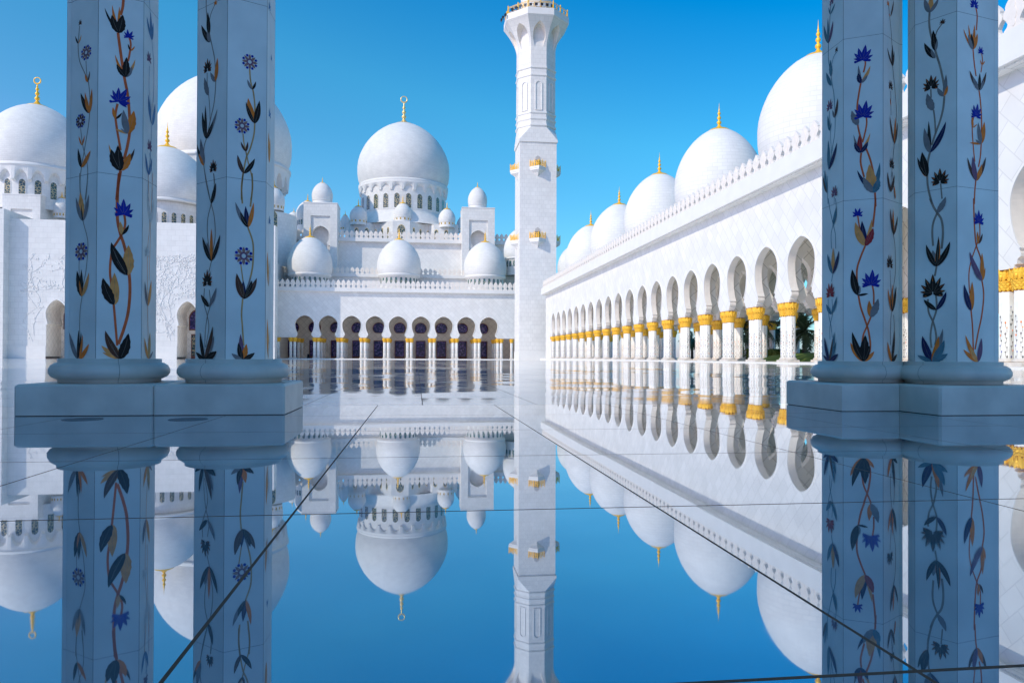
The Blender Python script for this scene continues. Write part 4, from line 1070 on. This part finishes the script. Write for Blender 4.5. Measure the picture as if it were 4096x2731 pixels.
# ================================================================== PRAYER HALL (left)
root = thing('prayer_hall', 'big white prayer hall on the left with tall arched portals and carved vines', 'building', (-80, 238, 0))
YL = 238.0; ZL = 40.6
b = MB('hall_tile')
pa1 = (pY(2, 355, 900, YL).x, pY(2, 1175, 900, YL).x); sp = pa1[1]-pa1[0]
archX = [pa1[0], (pa1[0]+pa1[1])/2, pa1[1]]
def portal_prof():
    z = [(2.85, 0), (2.85, 9.3), (2.45, 9.7), (2.62, 10.6), (2.9, 11.6), (3.0, 12.8)]
    R = 4.2
    for i in range(1, 11):
        v = 4.1*math.sin(PI/2*i/10)*.98; z.append((max(0, 3.0*(1-(v/4.02)**1.7)**.62 if v < 4.02 else 0), 12.8+v))
    z[-1] = (0, 16.9); return z
PP = portal_prof(); half = 6.0
def portal(b, xc0, Y, z0, ztop, half, depth):
    P = lambda u, v, q: Vector((xc0+u, Y+q, v))
    for sg in (-1, 1):
        for i in range(len(PP)-1):
            (w0, v0), (w1, v1) = PP[i], PP[i+1]; b.cur = 'hall_tile'
            f = [P(sg*half, v0, 0), P(sg*w0, v0, 0), P(sg*w1, v1, 0), P(sg*half, v1, 0)]; b.face(f if sg < 0 else f[::-1])
            b.cur = 'inner_tile'; g = [P(sg*w0, v0, 0), P(sg*w0, v0, depth), P(sg*w1, v1, depth), P(sg*w1, v1, 0)]; b.face(g if sg < 0 else g[::-1])
            b.cur = 'white_marble'; e = .3
            if v0 >= 9.2:
                g = [P(sg*w0, v0, -.15), P(sg*(w0+e if w0 > 0 else 0), v0+(e if v0 > 12.8 else 0), -.15), P(sg*(w1+e if w1 > 0 else 0), v1+(e if v1 > 12.8 else 0), -.15), P(sg*w1, v1, -.15)]; b.face(g if sg > 0 else g[::-1])
                g = [P(sg*(w0+e if w0 > 0 else 0), v0+(e if v0 > 12.8 else 0), -.15), P(sg*(w0+e if w0 > 0 else 0), v0+(e if v0 > 12.8 else 0), 0), P(sg*(w1+e if w1 > 0 else 0), v1+(e if v1 > 12.8 else 0), 0), P(sg*(w1+e if w1 > 0 else 0), v1+(e if v1 > 12.8 else 0), -.15)]; b.face(g)
    b.cur = 'hall_tile'; b.face([P(-half, 16.9, 0), P(half, 16.9, 0), P(half, ztop, 0), P(-half, ztop, 0)])
edges = [-122]+[e for x in archX for e in (x-half, x+half)]+[-43.3]
for i in range(0, len(edges), 2): b.cur = 'hall_tile'; b.box((edges[i], YL, -.7), (edges[i+1], YL+4.4, ZL), '')
for x in archX: portal(b, x, YL, -.6, ZL, half, 9.5); b.cur = 'hall_tile'; b.face([(x-half, YL, ZL), (x+half, YL, ZL), (x+half, YL+4.4, ZL), (x-half, YL+4.4, ZL)])
b.cur = 'white_marble'; b.box((-122, YL-.16, -.7), (archX[0]-2.95, YL-.005, 3.2), 'b'); 
for i in range(2): b.box((archX[i]+2.95, YL-.16, -.7), (archX[i+1]-2.95, YL-.005, 3.2), 'b')
b.box((archX[2]+2.95, YL-.16, -.7), (-43.2, YL-.005, 3.2), 'b')
b.build('wall', root)
for x in archX:
    b = MB('inner_tile'); b.box((x-3.4, YL+9.5, -.6), (x+3.4, YL+9.9, 17.5)); bk = b.build('portal_back', root)
    b = MB('frame_brown'); b.box((x-1.5, YL+9.3, -.6), (x+1.5, YL+9.49, 7.2)); q = b.build('door', root)
    b = MB('tracery_glass'); b.box((x-1.25, YL+9.25, .4), (x+1.25, YL+9.29, 6.9)); b.build('pane', q)
    window_part(root, (x, YL+9.45, 8.4), (0, -1), 4.4, 6.2, name='portal_window', glass='star_glass', frame='frame_brown', fr=.3)
b = MB('hall_tile'); b.box((-150, 234.9, -.7), (-119.3, 256, 43.0)); b.build('side_block', root)
b = MB('hall_tile'); b.box((-118.9, YL+10, -.6), (-46.1, 276, 34.0)); b.box((-46.08, YL+4.43, -.6), (-45.0, 275, 30.5)); b.build('rear_block', root)
# carved vines over the wall round the portals: raised stems with blossoms
b = MB('white_marble'); rnd = random.Random(11)
def vine(x, z, ang, ln, r, depth=0):
    pts = [Vector((x, YL-.05, z))]; a = ang
    for i in range(int(ln/.8)):
        a += rnd.uniform(-.42, .42); a = max(min(a, ang+.9), ang-.9)
        p = pts[-1]+Vector((math.cos(a)*.8, 0, math.sin(a)*.8))
        if any(abs(p.x-xx) < 3.5+max(0, 0) and p.z < 17.6 for xx in archX) or p.z < 3.4 or p.z > 31 or p.x > -46 or p.x < -116.5: break
        pts.append(p)
        if depth < 3 and rnd.random() < .30: vine(p.x, p.z, a+rnd.choice((-1, 1))*rnd.uniform(.5, 1.1), ln*rnd.uniform(.3, .6), r*.8, depth+1)
        if rnd.random() < .32:
            q = p+Vector((rnd.uniform(-.5, .5), 0, rnd.uniform(-.5, .5))); s = rnd.uniform(.16, .3)
            b.lathe([(0, .0), (s, .0)], (q.x, q.y, q.z), 3) if False else b.mesh([q+Vector((s*math.cos(2*PI*k/6), -.02, s*math.sin(2*PI*k/6))) for k in range(6)]+[q+Vector((0, -.12, 0))], [(k, (k+1) % 6, 6) for k in range(6)])
    if len(pts) > 1: b.tube(pts, [r*(1-.5*i/len(pts)) for i in range(len(pts))], 5)
for x in archX:
    for sg in (-1, 1):
        for k in range(2): vine(x+sg*rnd.uniform(4.2, 8.5), rnd.uniform(4, 8), PI/2-sg*rnd.uniform(-.25, .3), 26, .07)
        for k in range(2): vine(x+sg*rnd.uniform(3.8, 6), rnd.uniform(12, 19), PI/2-sg*rnd.uniform(-.3, .7), 16, .065)
b.build('carved_vines', root)
# the domes of the prayer hall
def hall_dome(x, Y, zb, r, h, nwin, drum_h, fin, ring=False, wf=.5, win_h=None, collar=True):
    c = (x, Y, zb); d = dome_part(root, c, r, h, 96); finial_part(d, (x, Y, zb+h-.05), fin, ring)
    b = MB('ashlar'); b.lathe([(r*.87, -drum_h), (r*.87, -.5)], c, 96); b.cur = 'white_marble'
    b.lathe([(r*.93, -.06*r), (r*.985, -.05*r), (r*.99, -.01*r), (r*.95, .0)], c, 96)
    if collar:
        n2 = nwin
        for k in range(n2):
            a0 = 2*PI*k/n2; da = 2*PI/n2; S = 10
            for i in range(S):
                zl = lambda t: -.30*r+(.17*r*math.sin(PI*(t-.12)/.76)**.6 if .12 < t < .88 else -.02*r)
                q = lambda rr, t, z: (x+rr*math.cos(a0+da*t), Y+rr*math.sin(a0+da*t), zb+z); t0, t1 = i/S, (i+1)/S
                b.face([q(r*.95, t0, zl(t0)), q(r*.95, t1, zl(t1)), q(r*.975, t1, -.05*r), q(r*.975, t0, -.05*r)])
                b.face([q(r*.95, t0, zl(t0)), q(r*.87, t0, zl(t0)-.04*r), q(r*.87, t1, zl(t1)-.04*r), q(r*.95, t1, zl(t1))])
    b.build('drum', d)
    for k in range(nwin):
        a = 2*PI*(k+.5)/nwin; q = (math.cos(a), math.sin(a))
        if q[1] < .3:
            hh = win_h or .40*r; window_part(d, (x+q[0]*r*.872, Y+q[1]*r*.872, zb-.30*r-hh*.98), q, 2*PI*r*.87/nwin*wf, hh, frame='white_marble', fr=.16)
    return d
hall_dome(-71.2, 290, 70.2, 24.0, 34.8, 26, 26, 12)
hall_dome(-127, 270, 61.4, 15.9, 22.9, 20, 14, 9.2, True)
hall_dome(-82.7, 262, 50.4, 13.6, 19.4, 26, 12, 8.6, collar=False, win_h=4.2, wf=.6)
# corner pieces with small domes that show above the wall
def small_dome(x, Y, zb, r, h, fin=None, neck=1.2, nwin=6, wh=.9):
    c = (x, Y, zb); d = dome_part(root, (x, Y, zb+neck), r, h, 40); finial_part(d, (x, Y, zb+neck+h-.03), fin or r*.9)
    b = MB('white_marble'); b.lathe([(r*.93, -.6), (r*.93, neck-.1)], c, 32); b.build('drum', d)
    for k in range(nwin):
        a = -PI+PI*(k+.5)/nwin; q = (math.cos(a), math.sin(a)); window_part(d, (x+q[0]*r*.935, Y+q[1]*r*.935, zb+.08), q, r*.14, wh, frame='gold', fr=.06)
p = atY((248, 790), 262); small_dome(p.x, 262, atY((248, 853), 262).z-1.2, 2.5, atY((248, 790), 262).z-atY((248, 853), 262).z, nwin=8, wh=.8)
p = atY((1096, 800), 262); small_dome(p.x, 262, atY((1096, 838), 262).z, 3.55, 6.4, nwin=8)
p0, p1 = atY((1000, 900), 258), atY((1212, 900), 262)
b = MB('ashlar'); c0 = atY((1060, 880), 268); b.lathe([(12.5, 30.6), (12.5, atY((1100, 845), 258).z)], (c0.x-2, 268, 0), 64); b.build('apse', root)
for a in (-.62, -.30, .02):
    q = (math.sin(a+.55), -math.cos(a+.55)); window_part(root, (c0.x-2+12.52*q[0], 268+12.52*q[1], 41.5), q, 2.6, 7.0)
gate_tower('square white tower at the far left, in front of a big dome', *(lambda a, c: (a.x, c.x, a.z))(atY((10, 778), 255.5), atY((162, 778), 255.5)), 255.5, 20, 4.3, atY((125, 690), 264).z, zb=30)
gate_tower('hidden square tower added behind the second inlaid column to shade the left roof dome', -65.4, -57.0, 56.0, 243.1, 9, 3.0, 62.5, zb=34)  # invented tower, hidden from view, placed to throw a shadow on the roof dome

# ================================================================== MORE DOMES IN THE DISTANCE
def far_domed(label, px, ptop, pbase, prad, Y, nwin=10, mat='dome_tile', drum=6):
    c = atY((px, pbase), Y); zt = atY((px, ptop), Y).z; rr = prad/FPX*(Y*.99)
    root = thing('domed_pavilion', label, 'dome', (c.x, Y, c.z-drum), 'distant white domes')
    b = MB('white_marble'); b.lathe([(rr*.9, -drum), (rr*.9, -.4), (rr*.98, -.1)], (c.x, Y, c.z), 48); b.build('drum', root)
    d = dome_part(root, (c.x, Y, c.z), rr, zt-c.z, 56, mat); finial_part(d, (c.x, Y, zt-.04), rr*.75)
    for k in range(nwin):
        a = -PI+PI*(k+.5)/nwin; q = (math.cos(a), math.sin(a)); window_part(root, (c.x+q[0]*rr*.905, Y+q[1]*rr*.905, c.z-3.2), q, rr*.2, 2.4, glass='drum_glass', frame='white_marble')
    return root
far_domed('white dome peeping out behind the left side of the minaret', zp(3, 2010, 0)[0], zp(3, 0, 1112)[1], zp(3, 0, 1345)[1], 62, 262)
far_domed('bluish dome with a dark finial just right of the minaret', 2290, 985, 1100, 62, 262)
far_domed('shaded dome half hidden by the left gate tower', zp(3, 354, 0)[0], zp(3, 0, 890)[1], zp(3, 0, 1030)[1], 44, 330)
far_domed('smallest shaded dome, left of the shaded dome by the left gate tower', zp(3, 246, 0)[0], zp(3, 0, 975)[1], zp(3, 0, 1050)[1], 26, 345, drum=9)
far_domed('white domed building far off beyond the garden, seen between arcade columns', zp(9, 650, 0)[0], zp(9, 0, 870)[1], zp(9, 0, 1075)[1], 22, 330, drum=22)

# ================================================================== GARDEN BEYOND THE ARCADE
def palm(px, py_top, py_foot, Y, label, lean=0.0, seed=1):
    rnd = random.Random(seed); c = atY((px, py_foot), Y); zt = atY((px, py_top), Y).z; base = Vector((c.x, Y, .1))
    root = thing('palm_tree', label, 'palm tree', base, 'date palms in the garden beyond the arcade')
    b = MB('trunk_bark'); pts = [base+Vector((lean*t*t, 0, (zt-.1)*t)) for t in [i/10 for i in range(11)]]
    b.tube(pts, [.34-.10*i/10+(.05 if i % 2 else 0) for i in range(11)], 8); b.build('trunk', root)
    b = MB('frond'); top = pts[-1]
    for k in range(32):
        az = rnd.uniform(0, 2*PI); el = rnd.uniform(-.75, 1.35); ln = rnd.uniform(2.6, 3.9); d = Vector((math.cos(az)*math.cos(el), math.sin(az)*math.cos(el), math.sin(el)))
        prev = top; seg = 9; side = Vector((-math.sin(az), math.cos(az), 0))
        for i in range(seg):
            d = (d+Vector((0, 0, -.15))).normalized(); cur = prev+d*ln/seg
            for sg in (-1, 1):
                for j in range(3):
                    q = prev.lerp(cur, j/3); L = .75*math.sin(PI*min(1, (i+.6)/seg))+.12; tip = q+side*sg*L+d*.45+Vector((0, 0, -.22-rnd.random()*.25)); b.face([q, q+d*.16, tip])
            b.face([prev+side*.03, prev-side*.03, cur-side*.02, cur+side*.02]); prev = cur
    b.build('crown', root)
palm(2700+940/3.647, 1050+1000/3.647, 1050+1380/3.647, 118, 'date palm with bare dark trunk, standing clear between two arcade columns', seed=3)
palm(2700+1180/3.647, 1050+930/3.647, 1050+1380/3.647, 104, 'date palm with drooping crown directly right of the clear palm', .4, seed=5)
palm(2700+1890/3.647, 1050+1000/3.647, 1050+1380/3.647, 96, 'date palm with thick trunk before the mown green slope', seed=8)
palm(2700+1440/3.647, 1050+1000/3.647, 1050+1380/3.647, 112, 'date palm mostly hidden behind the inner columns with dark gold capitals', seed=9)
palm(2700+250/3.647, 1050+1120/3.647, 1050+1380/3.647, 175, 'small distant date palm seen low between the farther columns', seed=12)
def hedge(pl, pr, ptop, Y, depth, label, seed):
    rnd = random.Random(seed); a, c = atY((pl, 1400), Y), atY((pr, ptop), Y); zt = c.z; b = MB('hedge_leaf')
    b.box((a.x+.15, Y+.15, .05), (c.x-.15, Y+depth-.15, zt-.2))
    for i in range(1700):
        f = rnd.random(); x, y, z = rnd.uniform(a.x, c.x), rnd.uniform(Y, Y+depth), rnd.uniform(.1, zt)
        if f < .5: y = Y+rnd.uniform(-.08, .15)
        elif f < .8: z = zt-rnd.uniform(0, .22)
        else: x = a.x+rnd.uniform(-.08, .15) if f < .9 else c.x-rnd.uniform(-.08, .15)
        s = rnd.uniform(.12, .24); d1 = Vector((rnd.gauss(0, 1), rnd.gauss(0, 1), rnd.gauss(0, 1))).normalized()*s; d2 = d1.orthogonal().normalized()*s*.6; p = Vector((x, y, z))
        b.face([p-d1, p+d2, p+d1, p-d2])
    o = b.build('hedge', None, loc=((a.x+c.x)/2, Y, .1)); tag(o, label, 'hedge', 'clipped hedges in the garden')
z9 = lambda x, y: (2700+x/3.647, 1050+y/3.647)
hedge(z9(895, 0)[0], z9(1010, 0)[0], z9(0, 1235)[1], 112, 5, 'bright clipped block hedge under the clear date palm', 1)
hedge(z9(1190, 0)[0], z9(1330, 0)[0], z9(0, 1255)[1], 108, 4, 'darker hedge right of the clipped block hedge', 2)
hedge(z9(1480, 0)[0], z9(1960, 0)[0], z9(0, 1265)[1], 104, 5, 'long dark hedge behind the nearest inner columns', 4)
hedge(z9(590, 0)[0], z9(690, 0)[0], z9(0, 1270)[1], 150, 5, 'low distant hedge before the white domed building', 6)
b = MB('turf'); 
cc = atY(z9(1930, 1350), 92); P = []
b.lathe([(9, 0), (8, .4), (6, .8), (3, 1.1), (.05, 1.2)], (cc.x+3, 94, .1), 32); o = b.build('hill', None); o['kind'] = 'structure'
c = atY(z9(890, 1390), 112); b = MB('cream_marble'); b.box((c.x-.26, 112, .1), (c.x+.26, 112.5, .82)); b.box((c.x-.30, 111.95, .82), (c.x+.30, 112.55, .90)); tag(b.build('stone_block', None, loc=(c.x, 112, .1)), 'cream stone block with a capping slab, standing on the arcade floor', 'block')
c = atY((1233.7, 1420), 262); b = MB('dark_metal'); b.lathe([(.45, -.33), (.5, -.2), (.42, .2), (.36, .9), (.44, 1.0), (.44, 1.1), (.05, 1.12)], (c.x, 262, 0), 16); tag(b.build('bin', None, loc=(c.x, 262, -.33)), 'dark waist-high bin between the inner columns of the far arcade', 'bin')
for x, lab in ((1316.6, 'steel post in the far arcade, the left one of a close pair'), (1322.0, 'steel post in the far arcade, the right one of a close pair')):
    c = atY((x, 1420), 262); b = MB('lamp_white'); b.lathe([(.20, -.33), (.20, -.28), (.06, -.26), (.06, .7), (.09, .74), (.0, .8)], (c.x, 262, 0), 10); tag(b.build('barrier_post', None, loc=(c.x, 262, -.33)), lab, 'post', 'barrier posts in the far arcade')

# ================================================================== LIGHT, SKY, CAMERA
SUN = Vector((-1.7, -1.0, 1.55)).normalized()
w = bpy.data.worlds.new('World'); bpy.context.scene.world = w; w.use_nodes = True
nt = w.node_tree; bg = nt.nodes['Background']
sk = nt.nodes.new('ShaderNodeTexSky'); sk.sky_type = 'NISHITA'; sk.sun_disc = False
sk.sun_elevation = math.asin(SUN.z); sk.sun_rotation = math.atan2(SUN.x, SUN.y); sk.air_density = 1.0; sk.dust_density = .8; sk.ozone_density = 3.0
hs = nt.nodes.new('ShaderNodeVectorMath'); hs.operation = 'MULTIPLY'
tcw = nt.nodes.new('ShaderNodeTexCoord'); sz = nt.nodes.new('ShaderNodeSeparateXYZ'); nt.links.new(tcw.outputs['Generated'], sz.inputs[0])
rw = nt.nodes.new('ShaderNodeValToRGB'); e = rw.color_ramp.elements                       # clear desert air: pale at the horizon, deep blue above
e[0].position = 0.0; e[0].color = (.66, .55, .76, 1); e[1].position = .5; e[1].color = (.0, .50, .75, 1)
for p_, c_ in ((.10, (.55, .555, .74, 1)), (.155, (.32, .56, .69, 1)), (.20, (.25, .575, .67, 1)), (.28, (.19, .585, .68, 1)), (.345, (.15, .62, .71, 1))): q = e.new(p_); q.color = c_
dt = nt.nodes.new('ShaderNodeVectorMath'); dt.operation = 'DOT_PRODUCT'; dt.inputs[1].default_value = (-.862*.25, -.507*.25, 0); nt.links.new(tcw.outputs['Generated'], dt.inputs[0])   # paler towards the sun
m1 = nt.nodes.new('ShaderNodeMath'); m1.operation = 'SUBTRACT'; nt.links.new(sz.outputs[2], m1.inputs[0]); nt.links.new(dt.outputs['Value'], m1.inputs[1])
m2 = nt.nodes.new('ShaderNodeMath'); m2.operation = 'SUBTRACT'; nt.links.new(m1.outputs[0], m2.inputs[0]); m2.inputs[1].default_value = .10
nt.links.new(m2.outputs[0], rw.inputs[0]); dbl = nt.nodes.new('ShaderNodeVectorMath'); dbl.operation = 'SCALE'; dbl.inputs['Scale'].default_value = 1.8
nt.links.new(rw.outputs[0], dbl.inputs[0]); nt.links.new(dbl.outputs[0], hs.inputs[1]); nt.links.new(sk.outputs[0], hs.inputs[0]); nt.links.new(hs.outputs[0], bg.inputs['Color']); bg.inputs['Strength'].default_value = .15
L = bpy.data.lights.new('sun', 'SUN'); L.energy = 3.1; L.angle = math.radians(.5); L.color = (1, .87, .74)
so = bpy.data.objects.new('sun', L); C.objects.link(so); so.rotation_euler = SUN.to_track_quat('Z', 'Y').to_euler()
cam = bpy.data.cameras.new('camera'); co = bpy.data.objects.new('camera', cam); C.objects.link(co)
cam.sensor_width = 36; cam.lens = FPX/4096*36; cam.shift_y = (CY-1365.5)/4096; cam.clip_start = .05; cam.clip_end = 6000
co.matrix_world = Matrix(((_r.x, _u.x, -_f.x, EYE.x), (_r.y, _u.y, -_f.y, EYE.y), (_r.z, _u.z, -_f.z, EYE.z), (0, 0, 0, 1)))
sc = bpy.context.scene; sc.camera = co
sc.view_settings.view_transform = 'Standard'; sc.view_settings.look = 'None'; sc.view_settings.exposure = 0; sc.view_settings.gamma = 1
sc.render.engine = 'CYCLES'; sc.cycles.max_bounces = 10; sc.cycles.diffuse_bounces = 8; sc.cycles.use_denoising = True
